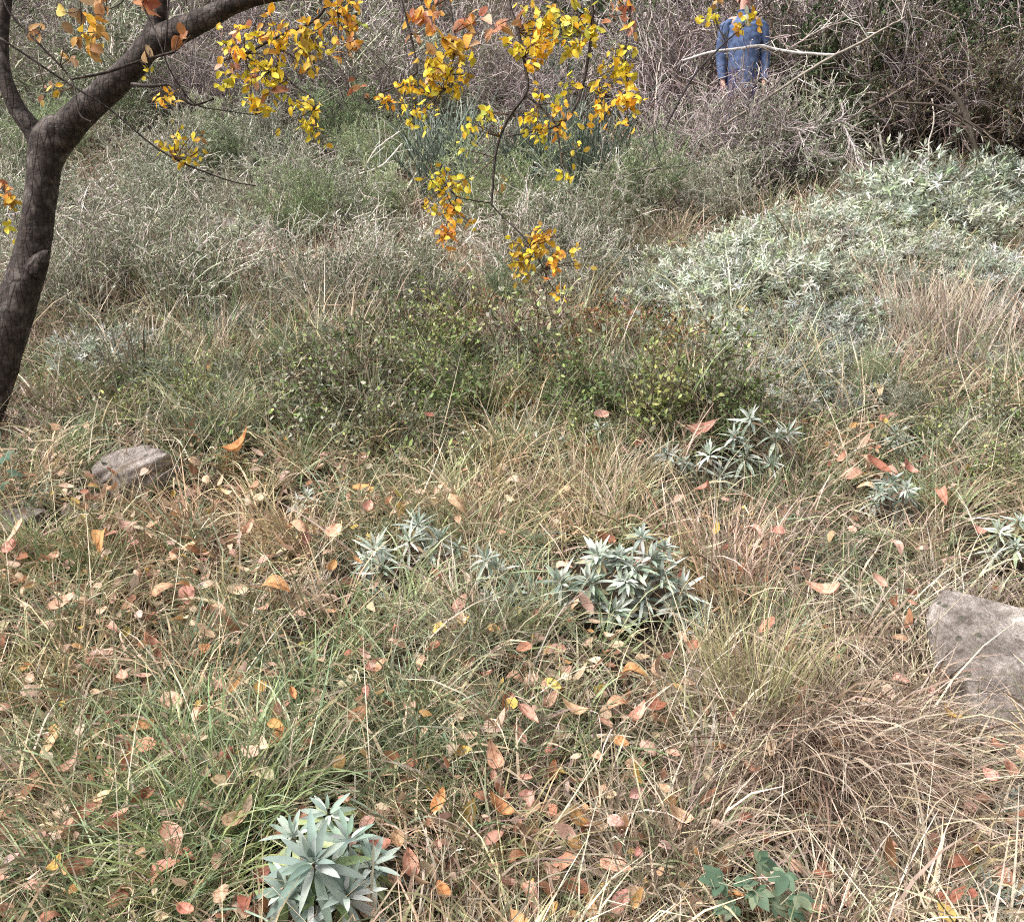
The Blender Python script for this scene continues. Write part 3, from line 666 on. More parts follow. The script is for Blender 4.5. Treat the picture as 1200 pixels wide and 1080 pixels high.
# ================================================================== BUSHES
def bush_meshes(seed, H, nstem, kids, ratio, r0, stem_cols, leaf=None, lean=.5, wob=.1, up=.25, M=3, base_r=.06, s_from=.2, rmin=.0018):
    """returns (stem mesh, foliage mesh or None). leaf = dict(L, W, per, cols, droop, prof, mat, levels)"""
    global rng
    keep = rng; rng = np.random.default_rng(seed)
    lv = branching(nstem, H, 0, kids, ratio, r0, 6, wob, lean, up, base_r, s_from)
    tp = []
    for Pp, R in lv:
        tp.append(tubes(Pp, np.maximum(R, rmin), palette(stem_cols, len(Pp), .15), M))
    V, Fq, c = cat(tp); st = mesh_data('stem', V, Fq, c, mat=M_TWIG)
    fo = None
    if leaf:
        bs, ax = [], []
        for Pp, R in lv[-leaf.get('levels', 1):]:
            N, K, _ = Pp.shape; per = leaf['per']
            i = np.repeat(np.arange(N), per); s = rng.uniform(leaf.get('s0', .15), 1, N*per)*(K - 1)
            j = np.minimum(s.astype(int), K - 2); f = (s - j)[:, None]
            bs.append(Pp[i, j]*(1 - f) + Pp[i, j + 1]*f)
            ax.append(nrm(Pp[i, j + 1] - Pp[i, j])*leaf.get('along', .6) + rng.normal(0, .6, (N*per, 3)) + np.array([0, 0, leaf.get('rise', .1)]))
        b, a = np.concatenate(bs), np.concatenate(ax); n = len(b)
        if leaf.get('max') and n > leaf['max']:
            k = rng.choice(n, leaf['max'], replace=False); b, a = b[k], a[k]; n = len(b)
        nor = nrm(np.array([0, -.2, 1.]) + rng.normal(0, .55, (n, 3)))
        V, Fq, c = leaves(b, a, nor, leaf['L']*rng.uniform(.55, 1.25, n), leaf['W']*rng.uniform(.7, 1.2, n), np.zeros(n), rng.normal(-.1, .15, n),
                          palette(leaf['cols'], n, .18), K=leaf.get('K', 3), across=2, prof=leaf.get('prof', PROF_OVAL))
        fo = mesh_data('foliage', V, Fq, c, mat=leaf.get('mat', M_LEAF))
    rng = keep
    return st, fo
PURPLE = [(.26, .205, .21), (.34, .28, .28), (.20, .155, .16), (.42, .36, .35)]
PALE = [(.52, .46, .41), (.64, .58, .53), (.36, .30, .26), (.72, .67, .62)]
BROWN = [(.16, .11, .08), (.22, .16, .12), (.11, .08, .06), (.3, .23, .18)]
GREYOL = [(.26, .28, .19), (.34, .35, .26), (.2, .22, .14), (.42, .42, .34)]
DARKG = [(.05, .085, .035), (.08, .12, .05), (.035, .06, .03), (.12, .16, .07)]
MIDG = [(.17, .24, .08), (.23, .31, .11), (.13, .18, .07), (.32, .39, .14), (.43, .48, .18), (.28, .31, .17)]
REDL = [(.34, .15, .08), (.42, .23, .12), (.22, .26, .1), (.26, .30, .13), (.36, .3, .16)]
KIND = {}
KIND['bare'] = [bush_meshes(100 + k, 1.1, 12, (8, 7), (.55, .5), .010, PURPLE + PALE[:1], lean=.45, wob=.13, up=.3, rmin=.0032) for k in range(3)]
KIND['pale'] = [bush_meshes(110 + k, .75, 22, (7, 5), (.5, .5), .005, GREYOL[1:] + PALE[:3], dict(L=.026, W=.012, per=3, cols=GREYOL + [(.3, .34, .24)], max=5500), lean=.6, wob=.13, up=.2, rmin=.0024) for k in range(3)]
KIND['wiry'] = [bush_meshes(120 + k, .7, 22, (7, 6), (.5, .45), .004, GREYOL + PALE[:2], dict(L=.026, W=.011, per=4, cols=GREYOL + [(.2, .25, .15)], max=7000), lean=.55, wob=.13, up=.25, rmin=.0026) for k in range(3)]
KIND['dark'] = [bush_meshes(130 + k, 1.9, 12, (8, 7), (.45, .42), .018, BROWN, dict(L=.055, W=.024, per=14, cols=DARKG, mat=M_GLOSS, max=16000), lean=.4, wob=.1, up=.3, s_from=.35) for k in range(3)]
KIND['scrub'] = [bush_meshes(190 + k, 1.6, 14, (8, 7), (.5, .45), .014, BROWN + PURPLE[:2], dict(L=.042, W=.018, per=5, cols=[(.10, .12, .06), (.15, .17, .09), (.07, .085, .045), (.2, .21, .13), (.22, .17, .1)], max=7500), lean=.5, wob=.13, up=.25, s_from=.3, rmin=.003) for k in range(3)]
KIND['green'] = [bush_meshes(140 + k, .5, 12, (7, 5), (.55, .5), .005, BROWN + GREYOL[:1], dict(L=.042, W=.02, per=6, cols=(MIDG, MIDG[2:5] + [(.44, .48, .16)], MIDG[:3] + GREYOL, MIDG[3:] + GREYOL[1:] + [(.4, .38, .2)])[k], mat=M_GLOSS, max=(1500, 1000, 1300, 850)[k]), lean=.5, wob=.1, up=.35, rmin=.0025) for k in range(4)]
KIND['red'] = [bush_meshes(150 + k, .5, 9, (6, 4), (.5, .5), .005, BROWN, dict(L=.038, W=.018, per=6, cols=REDL, max=1500), lean=.3, wob=.08, up=.5) for k in range(2)]
KIND['broom'] = [bush_meshes(160 + k, .75, 130, (5,), (.5,), .0035, [(.13, .165, .13), (.19, .23, .18), (.09, .115, .09), (.25, .28, .23)], dict(L=.012, W=.004, per=3, cols=[(.2, .25, .17)]), lean=.42, wob=.05, up=.8, base_r=.12, rmin=.0035) for k in range(2)]
KIND['feather'] = [bush_meshes(170 + k, .8, 26, (9, 6), (.4, .4), .004, [(.24, .28, .17), (.3, .3, .2)], dict(L=.03, W=.006, per=5, cols=[(.28, .38, .18), (.36, .46, .24), (.22, .31, .14), (.42, .48, .3)], max=7500), lean=.35, wob=.07, up=.5) for k in range(2)]
KIND['olive'] = [bush_meshes(180 + k, 1.5, 12, (8, 7), (.5, .45), .012, PURPLE[:2] + PALE[:2], dict(L=.04, W=.017, per=6, cols=[(.2, .21, .12), (.28, .29, .18), (.14, .16, .08), (.36, .36, .26)], max=9000), lean=.45, wob=.12, up=.3) for k in range(3)]
NAMES = {'bare': 'bare_shrub', 'pale': 'dry_shrub', 'wiry': 'wiry_shrub', 'dark': 'evergreen_bush', 'green': 'green_bush', 'red': 'red_leaved_bush', 'broom': 'broom_shrub', 'feather': 'feathery_shrub', 'olive': 'olive_shrub', 'scrub': 'thicket_bush'}
CATS = {'bare': 'bare shrub', 'pale': 'dry shrub', 'wiry': 'wiry shrub', 'dark': 'evergreen bush', 'green': 'green bush', 'red': 'red-leaved bush', 'broom': 'broom', 'feather': 'feathery shrub', 'olive': 'olive-green shrub', 'scrub': 'thicket bush'}
nbush = [0]
def bush(kind, p, s, label, group, lean=(0, 0)):
    ms = KIND[kind]; st, fo = ms[nbush[0] % len(ms)]; nbush[0] += 1
    r = empty(NAMES[kind], p, rng.uniform(0, 6.28), s)
    r.rotation_euler = (lean[0], lean[1], rng.uniform(0, 6.28))
    obj('stem', st, r)
    if fo is not None: obj('foliage', fo, r)
    tag(r, label, CATS[kind], group); return r
def bush_px(kind, px, py, hpx, label, group, H):
    """a bush whose middle shows at (px, py) and that stands about hpx pixels tall in the photo"""
    h = .5
    for _ in range(3):
        p = hit(px, py, h*.5); h = hpx/F_PX*(p @ FWD)
    return bush(kind, p, h/H, label, group)

G = 'green bushes in the middle of the slope'
for a in [
    ('green', 540, 385, 95, 'upright olive green bush with a few brown sprigs below the hanging orange sprays'),
    ('green', 480, 420, 90, 'dark green bush in the middle of the slope, left of the upright olive one'),
    ('green', 415, 415, 80, 'bright green bush with lime shoots at the left end of the green band'),
    ('green', 350, 430, 80, 'green bush at the left end of the green band, beside grey shrubs'),
    ('green', 550, 450, 80, 'deep green bush low in the middle of the green band'),
    ('green', 605, 455, 70, 'lime green bush in the middle of the green band'),
    ('green', 640, 420, 80, 'green bush between the lime one and the red-leaved ones'),
    ('green', 445, 480, 70, 'yellow-green low bush just above the golden grass'),
    ('green', 700, 450, 80, 'olive bush below the red-leaved bush'),
    ('green', 770, 450, 90, 'green bush right of the red-leaved ones'),
    ('green', 830, 430, 100, 'glossy green bush in front of the green-tinged silver shrub'),
    ('green', 830, 475, 80, 'dark green bush above the drooping sage'),
    ('green', 310, 480, 70, 'dark green bush in the grass behind the little silver sage'),
    ('green', 225, 445, 60, 'green bush in the left grass below the silver shrubs'),
    ('green', 510, 500, 60, 'small green bush at the upper edge of the golden grass'),
    ('green', 620, 505, 60, 'yellowish green small bush at the upper edge of the golden grass'),
    ('green', 1165, 545, 60, 'grey-green bush at the right edge above the sage'),
    ('green', 1100, 500, 60, 'dull green bush below the pinkish grass on the right'),
        ('green', 380, 470, 80, 'olive herb bush above the golden grass at its left end'),
    ('green', 560, 520, 70, 'ragged green bush sinking into the golden grass'),
    ('green', 690, 500, 70, 'ragged olive bush left of the drooping sage'),
    ('green', 745, 500, 80, 'deep green bush touching the drooping sage'),
    ('green', 455, 370, 80, 'grey-green bush uphill of the dark green one'),
    ('green', 620, 370, 90, 'tall loose green bush below the hanging orange sprays'),
    ('green', 860, 480, 80, 'green bush behind the drooping sage'),
    ('green', 150, 470, 60, 'low green bush behind the split rock'),
    ('green', 1180, 470, 80, 'dull green bush at the right edge below the grey shrub'),
]: bush_px(a[0], a[1], a[2] + 8, a[3]*rng.uniform(.6, 1.5), a[4], G, .62)
for a in [
    ('red', 690, 385, 85, 'slim bush with rust red leaves left of the silver patch'),
    ('red', 735, 390, 80, 'second rust-leaved bush right of the slim one'),
    ('red', 800, 410, 90, 'red and green leaved bush among the silver shrubs'),
    ('red', 560, 370, 60, 'small brown-leaved bush on top of the upright olive bush'),
    ('red', 690, 540, 60, 'low rusty bush in the golden grass above the largest sage'),
    ('red', 600, 480, 70, 'reddish brown sprig among the small green bushes'),
    ('red', 660, 440, 80, 'rust and green bush below the slim rust-leaved one'),
    ('red', 770, 400, 80, 'rust-leaved bush at the left edge of the silver patch'),
    ('red', 270, 545, 50, 'low rusty sprig right of the split rock'),
    ('red', 1100, 590, 50, 'orange-red sprig right of the sage below the pink leaves')]: bush_px(*a, 'red-leaved bushes', .62)
for a in [
    ('broom', 515, 180, 120, 'dark grey-green broom shrub under the hanging yellow leaves'),
    ('broom', 625, 190, 110, 'blue-green broom shrub behind the forked hanging twig'),
    ('broom', 690, 190, 140, 'tall thin green broom beside the single yellow leaf'),
    ('broom', 655, 95, 90, 'blue-green broom far behind the yellow leaves')]: bush_px(*a, 'broom shrubs on the middle slope', .9)
for a in [
    ('feather', 760, 205, 115, 'feathery bright green shrub left of the bare brown patch'),
    ('feather', 720, 230, 90, 'feathery pale green shrub left of the bright feathery one'),
    ('feather', 400, 135, 110, 'soft green shrub between the yellow sprays'),
    ('feather', 410, 180, 70, 'pale green shrub below the soft green one'),
    ('feather', 640, 240, 80, 'grey-green feathery shrub at the tip of the forked hanging twig'),
    ('feather', 1020, 440, 70, 'dark feathery shrub below the silver patch'),
    ('feather', 340, 410, 70, 'fine grey-green shrub in the left grass'),
    ('feather', 590, 340, 80, 'blue-grey feathery shrub under the orange spray')]: bush_px(*a, 'feathery shrubs', .95)

for a in [
    ('wiry', 430, 445, 70, 'grey fine-leaved shrub showing between the green bushes on the left'), ('wiry', 520, 440, 70, 'grey fine-leaved shrub in the middle of the green band'),
    ('wiry', 590, 400, 80, 'grey fine-leaved shrub behind the lime green bush'), ('wiry', 660, 470, 70, 'grey fine-leaved shrub above the golden tuft'),
    ('wiry', 740, 440, 80, 'grey fine-leaved shrub between the rust-leaved bushes and the sage'), ('wiry', 370, 400, 80, 'grey fine-leaved shrub at the left end of the green band'),
    ('wiry', 1120, 500, 80, 'grey fine-leaved shrub in front of the dull green bush on the right'), ('wiry', 1060, 470, 80, 'grey fine-leaved shrub below the silver patch on the right'),
    ('wiry', 270, 440, 70, 'grey fine-leaved shrub in the left grass beside the green band')]: bush_px(a[0], a[1], a[2] + 6, a[3]*.75, a[4], 'grey shrubs among the green bushes', .8)
# upper left slope: many low grey shrubs that run into each other
def fill(kind, n, x0, x1, y0, y1, hr, label, group, H, mind=.35):
    pts = []
    tries = 0
    while len(pts) < n and tries < n*60:
        tries += 1
        px, py = rng.uniform(x0, x1), rng.uniform(y0, y1)
        if any((px - a)**2 + (py - b - 15)**2 < 50**2 for a, b in ((515, 185), (625, 195), (695, 200), (755, 215), (405, 150))): continue
        if (px - 280)**2/75**2 + (py - 290)**2/45**2 < 1: continue
        p = hit(px, py, .25)
        if all(np.hypot(*(p[:2] - q[:2])) > mind for q in pts):
            pts.append(p); bush(kind, p, rng.uniform(*hr)/H, label, group)
LB = 'low grey shrubs on the upper left slope'
fill('pale', 52, -60, 700, 75, 330, (.4, .8), 'dry whitish twiggy shrub of the upper left slope', 'dry whitish shrubs of the upper left slope', .85, .3)
fill('wiry', 40, -60, 740, 80, 340, (.35, .8), 'fine-leaved grey-olive shrub of the left slope', 'grey-olive shrubs of the left slope', .8, .3)
fill('feather', 18, -60, 700, 60, 260, (.5, .9), 'soft grey-green shrub among the dry ones of the left slope', 'soft grey-green shrubs of the left slope', .95, .5)
fill('bare', 10, 200, 720, 40, 150, (.6, 1.1), 'purplish leafless shrub behind the hanging yellow leaves', 'purplish leafless shrubs behind the yellow leaves', 1.2, .6)
fill('pale', 8, 760, 880, 150, 250, (.4, .7), 'dry brush on the bare patch above the silver shrubs', 'dry brush above the silver patch', .85, .3)

# the dark thicket on the right: evergreens whose tops shade a hollow of bare stems
def place(kind, px, depth, s, label, group):
    q = P(px, 540, depth); x, y = q[0], q[1]
    return bush(kind, (x, y, float(ground(x, y))), s, label, group)
for a in [
    ('dark', 930, 10.2, .5, 'dark evergreen bush behind the bleached twig tangle'),
    ('scrub', 1000, 10.3, .75, 'dark evergreen bush in the middle of the thicket under the arching stem'),
    ('scrub', 1075, 10.3, .8, 'dark evergreen bush at the arch of the curved stem'),
    ('scrub', 1140, 10.4, .9, 'dark evergreen bush left of the dark stump'),
    ('scrub', 1225, 10.4, .95, 'dark evergreen bush over the dark stump'),
    ('scrub', 970, 11.2, .9, 'evergreen bush right of the person, behind the long pale branch'),
    ('wiry', 815, 9.9, 1.0, 'grey-green bush at the person\'s right hand'),
    ('wiry', 858, 9.0, .85, 'grey-green bush hiding the person\'s feet'),
    ('wiry', 885, 9.1, 1.12, 'grey-green bush hiding the person\'s knees'),
    ('wiry', 925, 9.6, 1.3, 'grey-green bush at the person\'s left hand'),
    ('bare', 880, 9.15, .7, 'thin purple-grey twigs standing in front of the person\'s legs'),
    ('bare', 846, 9.15, .85, 'thin twigs rising in front of the person\'s arm'),
    ('bare', 862, 9.35, .72, 'thin twigs rising in front of the person\'s chest'),
    ('bare', 790, 9.6, .9, 'purple-grey twigs left of the person'),
    ('scrub', 905, 11.2, 1.0, 'thicket bush behind the person'),
    ('scrub', 830, 11.4, .9, 'thicket bush behind the person\'s right shoulder'),
    ('dark', 905, 9.4, .33, 'small evergreen bush at the dark hollow below the person'),
    ('dark', 985, 10.7, .8, 'evergreen bush shading the dark hollow'),
    ('dark', 1105, 10.8, .85, 'evergreen bush shading the hollow right of the arching stem'),
    ('dark', 1050, 11.4, 1., 'tall evergreen deep in the thicket above the arching stem'),
    ('dark', 1130, 11.6, 1.1, 'tall evergreen deep in the thicket near the stump'),
    ('dark', 1210, 11.8, 1.1, 'tall evergreen at the picture edge above the stump')]: place(*a, 'bushes of the thicket')
def back(kind, n, x0, x1, d0, d1, sr, label, group, mind=.7):
    pts, tries = [], 0
    while len(pts) < n and tries < n*60:
        tries += 1
        d = rng.uniform(d0, d1); bx_ = rng.uniform(x0, x1); q = P(bx_, 540, d)
        if 790 < bx_ < 950 and d < 11.3: continue
        if all(np.hypot(*(q[:2] - o[:2])) > mind for o in pts):
            pts.append(q); bush(kind, (q[0], q[1], float(ground(q[0], q[1]))), rng.uniform(*sr), label, group)
back('bare', 44, 740, 1260, 10.2, 14.5, (1.0, 1.8), 'purple-grey leafless shrub of the upper right thicket', 'leafless shrubs of the upper right thicket', .42)
back('olive', 12, 760, 1260, 11.5, 16, (.8, 1.3), 'olive-green shrub in the upper right behind the leafless ones', 'olive shrubs of the upper right', .8)
back('olive', 16, -80, 760, 11.5, 17, (.6, 1.0), 'olive-green shrub high on the left slope', 'olive shrubs high on the left slope', .8)
back('bare', 22, -80, 760, 11, 16, (.8, 1.4), 'grey leafless shrub high on the left slope', 'leafless shrubs high on the left slope', .7)
back('dark', 5, 700, 1250, 13, 17, (.8, 1.2), 'far evergreen bush at the top of the slope', 'far evergreen bushes', 1.5)
back('wiry', 24, -100, 1260, 11.5, 17, (1.2, 2.2), 'far grey shrub high on the slope', 'far grey shrubs', .8)

# ================================================================== DEAD BRANCHES
def branch_obj(name, runs, label, category, group=None, colr=PALE, twigs=14, twl=.35):
    """runs: list of [(px, py, depth, width_px), ...]; one mesh for the stem run, the side twigs as a part"""
    p0 = P(*runs[0][0][:3]); root = empty(name, p0); tag(root, label, category, group)
    tw = []
    for run in runs:
        pts = np.array([P(*r[:3]) for r in run]) - p0; n = max(10, 6*len(run))
        sp = spline(pts, n); sp += np.cumsum(rng.normal(0, .0025, sp.shape), 0)
        rr = np.interp(np.linspace(0, 1, n), np.linspace(0, 1, len(run)), [r[3]*r[2]/F_PX/2*.72 for r in run])
        V, Fq, c = tubes(sp[None], rr[None], palette(colr, 1, .1), 7)
        obj('branch', mesh_data('branch', V, Fq, c, mat=M_TWIG), root)
        k = rng.integers(1, n - 1, twigs); d = nrm(nrm(sp[k + 0] - sp[k - 1])*.7 + rng.normal(0, .6, (twigs, 3)))
        L = twl*rng.uniform(.3, 1, twigs); b = sp[k]
        Pp = np.stack([b + d*(L*s)[:, None] + (rng.normal(0, .05, (twigs, 3)) + np.array([0, 0, -.05]))*(L*s*s)[:, None]*2 for s in np.linspace(0, 1, 5)], 1)
        for t in range(twigs):
            V, Fq, c = tubes(Pp[t:t + 1], np.maximum(rr[k[t]]*.5*np.linspace(1, .4, 5), .002)[None], palette(colr, 1, .1), 4)
            obj('twig', mesh_data('twig', V, Fq, c, mat=M_TWIG), root)
    return root
DB = 'dead branches in front of the thicket'
branch_obj('dead_branch', [[(818, 166, 8.5, 3.5), (880, 127, 8.5, 4.5), (933, 93, 8.5, 5), (980, 65, 8.5, 5), (1040, 33, 8.5, 4), (1058, 20, 8.5, 3)],
                           [(980, 65, 8.5, 4), (925, 63, 8.5, 4.5), (885, 57, 8.5, 4.5), (840, 62, 8.5, 4), (798, 74, 8.5, 3)],
                           [(917, 62, 8.5, 3), (940, 47, 8.5, 3), (967, 30, 8.5, 2.5), (990, 22, 8.5, 2)]],
           'long bleached branch slanting up in front of the person', 'dead branch', DB, PALE[1:], 12)
branch_obj('dead_branch', [[(845, 157, 8.4, 2.5), (900, 152, 8.4, 3.5), (945, 150, 8.4, 4), (985, 139, 8.4, 3.5), (988, 120, 8.45, 2.5)],
                           [(985, 140, 8.4, 3), (990, 150, 8.4, 3), (1002, 172, 8.35, 3), (1015, 190, 8.35, 2.5), (1025, 205, 8.35, 2)],
                           [(935, 150, 8.4, 3), (945, 172, 8.35, 3), (960, 182, 8.35, 2.5), (985, 185, 8.35, 2)]],
           'bleached tangle of dead twigs in the dark hollow', 'dead branch', DB, [(.5, .44, .42), (.6, .54, .52)], 60, .3)
branch_obj('arching_stem', [[(1145, 190, 8.95, 11), (1140, 165, 8.95, 10), (1133, 140, 8.95, 9.5), (1120, 115, 8.95, 8), (1100, 100, 8.95, 6.5), (1082, 93, 8.95, 5.5)],
                            [(1070, 96, 8.95, 5), (1040, 113, 8.9, 5), (1000, 133, 8.85, 4.5), (960, 160, 8.85, 3)],
                            [(1047, 120, 8.85, 3.5), (1090, 123, 8.85, 4), (1120, 136, 8.85, 4.5), (1150, 153, 8.85, 4.5), (1162, 165, 8.85, 4)]],
           'thick brown stem arching over in the thicket', 'bent stem', None, [(.13, .10, .085), (.17, .13, .11)], 16)
branch_obj('dead_branch', [[(1088, 205, 8.9, 3), (1089, 170, 8.9, 3), (1094, 140, 8.9, 2.5), (1090, 115, 8.92, 2)]], 'thin upright pale stick under the arching stem', 'dead branch', DB, PALE, 6)
branch_obj('dead_branch', [[(1040, 205, 9.1, 4), (1033, 175, 9.1, 4), (1028, 145, 9.1, 3)], [(1036, 190, 9.1, 3), (1015, 165, 9.1, 2.5), (1000, 150, 9.1, 2)]], 'forked pale stick left of the arching stem', 'dead branch', DB, PALE[:3], 8)
branch_obj('dead_branch', [[(1145, 185, 9.1, 4), (1133, 168, 9.1, 3.5), (1128, 160, 9.1, 2.5)], ], 'short pale stick leaning on the arching stem', 'dead branch', DB, PALE, 3)
branch_obj('dead_branch', [[(1182, 160, 9.3, 4), (1181, 130, 9.3, 4.5), (1184, 110, 9.3, 4.5), (1195, 90, 9.3, 4), (1212, 75, 9.3, 3)], [(1184, 108, 9.3, 3), (1176, 90, 9.3, 2.5), (1180, 75, 9.3, 2)]],
           'pale crooked branch rising from the dark stump', 'dead branch', DB, PALE[1:], 10)
branch_obj('dead_branch', [[(400, 215, 8.2, 2), (420, 205, 8.2, 3), (445, 195, 8.2, 3), (470, 170, 8.2, 2.5)], [(425, 200, 8.2, 2.5), (440, 175, 8.2, 2), (465, 155, 8.2, 2)]], 'short pale dead twig left of the dark broom', 'dead branch', DB, PALE[1:], 8)
branch_obj('dead_branch', [[(240, 262, 7.6, 1.5), (240, 245, 7.6, 2), (250, 256, 7.5, 2), (290, 258, 7.5, 2.5), (330, 255, 7.5, 2)]], 'thin pale stick lying above the pale patch', 'dead branch', DB, PALE[1:], 5)
branch_obj('dead_branch', [[(275, 660, 3.6, 7), (300, 655, 3.6, 9), (325, 650, 3.6, 8), (342, 643, 3.6, 5)]], 'short rotten brown stick lying in the left grass', 'dead branch', DB, [(.2, .15, .13)], 2, .05)
branch_obj('dead_branch', [[(695, 1035, 2.6, 3), (705, 1000, 2.62, 4), (722, 965, 2.65, 4), (740, 930, 2.68, 3)], [(705, 1000, 2.62, 3), (690, 985, 2.62, 2)]], 'dark grey dead twig in the bottom grass', 'dead branch', DB, [(.16, .13, .13)], 6, .1)

# hollow stump at the right edge
p = hit(1200, 172, 0); st = empty('hollow_stump', p); tag(st, 'dark hollow stump with a pale weathered edge at the right picture edge', 'stump')
nA, nB = 33, 12; th = np.linspace(math.radians(-50), math.radians(230), nA); hz = np.linspace(-.1, .46, nB)
TH, HZ = np.meshgrid(th, hz); rr = .2 + .02*np.sin(5*TH) + .015*np.sin(9*TH + 8*HZ) - .05*HZ
def shell(r_off):
    return np.stack([(rr - r_off)*np.cos(TH), (rr - r_off)*np.sin(TH), HZ*(1 + .12*np.sin(3*TH))], -1).reshape(-1, 3)
Vo, Vi = shell(0), shell(.035); Fo = strip_faces(1, nB, nA)
rim = []
for a in range(nA - 1): k = (nB - 1)*nA + a; rim.append([k, k + 1, k + 1 + nA*nB, k + nA*nB])
for b in range(nB - 1):
    k = b*nA; rim.append([k, k + nA, k + nA + nA*nB, k + nA*nB]); k = b*nA + nA - 1; rim.append([k, k + nA, k + nA + nA*nB, k + nA*nB])
M_STUMP = plain_mat('weathered_wood', (.2, .165, .15), .9, .5, 14, .8)
M_INNER = plain_mat('dark_inner_wood', (.035, .024, .022), .95, .4, 20, .6)  # inner wall of the stump, coloured much darker than its outside
o = obj('bark', mesh_data('bark', np.vstack([Vo, Vi]), np.vstack([Fo, np.array(rim)]), mat=M_STUMP), st)
obj('hollow', mesh_data('hollow', Vi + np.array([0, 0, -.002]), Fo[:, ::-1], mat=M_INNER), st)

# ================================================================== THE LEANING TREE
TREE = empty('leaning_tree', hit(-22, 520, 0)); T0 = np.array(TREE.location)
tag(TREE, 'forked dark-barked tree leaning in from the left with yellow hanging leaves', 'tree')
def limb(name, pts, n=40, M=18, rough=.05, seed=0):
    q = np.array([P(x, y, d) for x, y, d, w in pts]); sp = spline(q, n) - T0
    u = np.linspace(0, len(pts) - 1, n); w = np.interp(u, np.arange(len(pts)), [a[3]*a[2]/F_PX/2 for a in pts])
    V, Fq, c = tubes(sp[None], w[None], np.array([[.1, .08, .07]]), M)
    g = V.reshape(n, M + 1, 3); ctr = sp[:, None]
    th = np.linspace(0, 2*PI, M + 1)[None]; s = np.arange(n)[:, None]
    k = 1 + rough*(np.sin(2*th + s*.21 + seed) + .6*np.sin(3*th - s*.33 + seed) + .5*np.sin(5*th + s*.9))
    k = k + .012*np.sin(11*th + s*1.7) + .012*np.sin(17*th - s*2.3) + rng.normal(0, .006, k.shape); k[:, -1] = k[:, 0]
    V = (ctr + (g - ctr)*k[..., None]).reshape(-1, 3)
    return obj(name, mesh_data(name, V, Fq, c, mat=M_BARK), TREE)
limb('trunk', [(-85, 640, 4.45, 74), (-50, 560, 4.45, 56), (-20, 480, 4.45, 47), (5, 400, 4.45, 45), (21, 350, 4.45, 44), (37, 300, 4.45, 41), (45, 250, 4.42, 36), (51, 200, 4.4, 37), (58, 165, 4.38, 41), (68, 150, 4.36, 34), (80, 147, 4.36, 8)], 66, 28, .03)
limb('limb', [(49, 225, 4.41, 22), (58, 182, 4.4, 37), (80, 149, 4.37, 37), (112, 118, 4.33, 32), (145, 88, 4.3, 30), (169, 60, 4.27, 29), (183, 30, 4.25, 22), (190, -5, 4.22, 18), (200, -60, 4.2, 16), (225, -160, 4.15, 13)], 50, 22, .04, 1)
limb('limb', [(148, 84, 4.3, 18), (168, 60, 4.28, 28), (190, 45, 4.25, 31), (218, 33, 4.22, 28), (250, 17, 4.2, 25), (285, 1, 4.17, 21), (330, -6, 4.13, 14), (385, -9, 4.1, 9), (440, -14, 4.05, 8), (520, -26, 4., 8), (600, -28, 3.95, 7), (700, -30, 3.9, 6), (770, -40, 3.9, 4)], 60, 20, .04, 2)
limb('limb', [(54, 215, 4.4, 16), (53, 188, 4.4, 24), (45, 165, 4.4, 25), (35, 148, 4.38, 22), (19, 126, 4.36, 20), (8, 98, 4.34, 18), (2, 68, 4.32, 17), (3, 30, 4.3, 15), (8, -5, 4.28, 13), (14, -60, 4.25, 11)], 36, 18, .04, 3)
limb('knob', [(40, 318, 4.41, 26), (48, 305, 4.39, 20), (54, 298, 4.37, 12), (57, 295, 4.36, 2)], 12, 12, .1, 4)
TWP = []
def twig(pts, w0, w1, n=24, name='twig'):
    q = spline(np.array([P(*a) for a in pts]), n); TWP.append(q)
    dep = np.mean([a[2] for a in pts]); w = np.linspace(w0, w1, n)*dep/F_PX/2
    V, Fq, c = tubes((q - T0)[None], w[None], np.array([[.1, .08, .07]]), 8)
    obj(name, mesh_data(name, V, Fq, c, mat=M_BARK), TREE)
twig([(-20, 40, 3.6), (0, 45, 3.6), (80, 98, 3.65), (127, 127, 3.7), (193, 180, 3.75), (263, 210, 3.8), (300, 218, 3.82)], 2.8, 1.6)
twig([(0, -10, 3.6), (15, 20, 3.6), (47, 53, 3.62), (83, 93, 3.65), (93, 133, 3.62), (107, 143, 3.6)], 3.0, 1.6)
twig([(83, 93, 3.65), (125, 85, 3.7), (160, 73, 3.75), (205, 61, 3.8)], 3.0, 3.4)
twig([(155, 99, 4.2), (175, 101, 4.1), (200, 100, 4.05), (212, 113, 4.0), (227, 123, 4.), (250, 116, 3.95)], 5, 2.5)
twig([(168, 8, 3.9), (185, 45, 3.9), (197, 78, 3.9), (210, 100, 3.92), (230, 123, 3.95), (265, 130, 4.), (300, 135, 4.)], 2.2, 1.3)
twig([(197, -5, 3.9), (196, 30, 3.9), (193, 60, 3.9)], 2.0, 1.2)
twig([(380, -10, 4.1), (378, 14, 4.08), (355, 32, 4.06), (326, 43, 4.05), (290, 62, 4.05), (262, 71, 4.05)], 5, 2)
twig([(322, 45, 4.05), (326, 72, 4.03), (315, 85, 4.), (293, 94, 4.)], 2.6, 1.5)
twig([(326, 80, 4.03), (345, 100, 4.), (367, 118, 4.), (371, 147, 3.98)], 2.2, 1.2)
twig([(395, 0, 4.05), (400, 30, 4.03), (430, 55, 4.0), (455, 78, 4.0)], 2.2, 1.2)
twig([(464, -20, 4.0), (480, 37, 3.95), (487, 70, 3.93), (489, 85, 3.92)], 3.6, 2)
twig([(489, 85, 3.92), (470, 98, 3.9), (450, 108, 3.9), (428, 121, 3.9)], 2.4, 1.4)
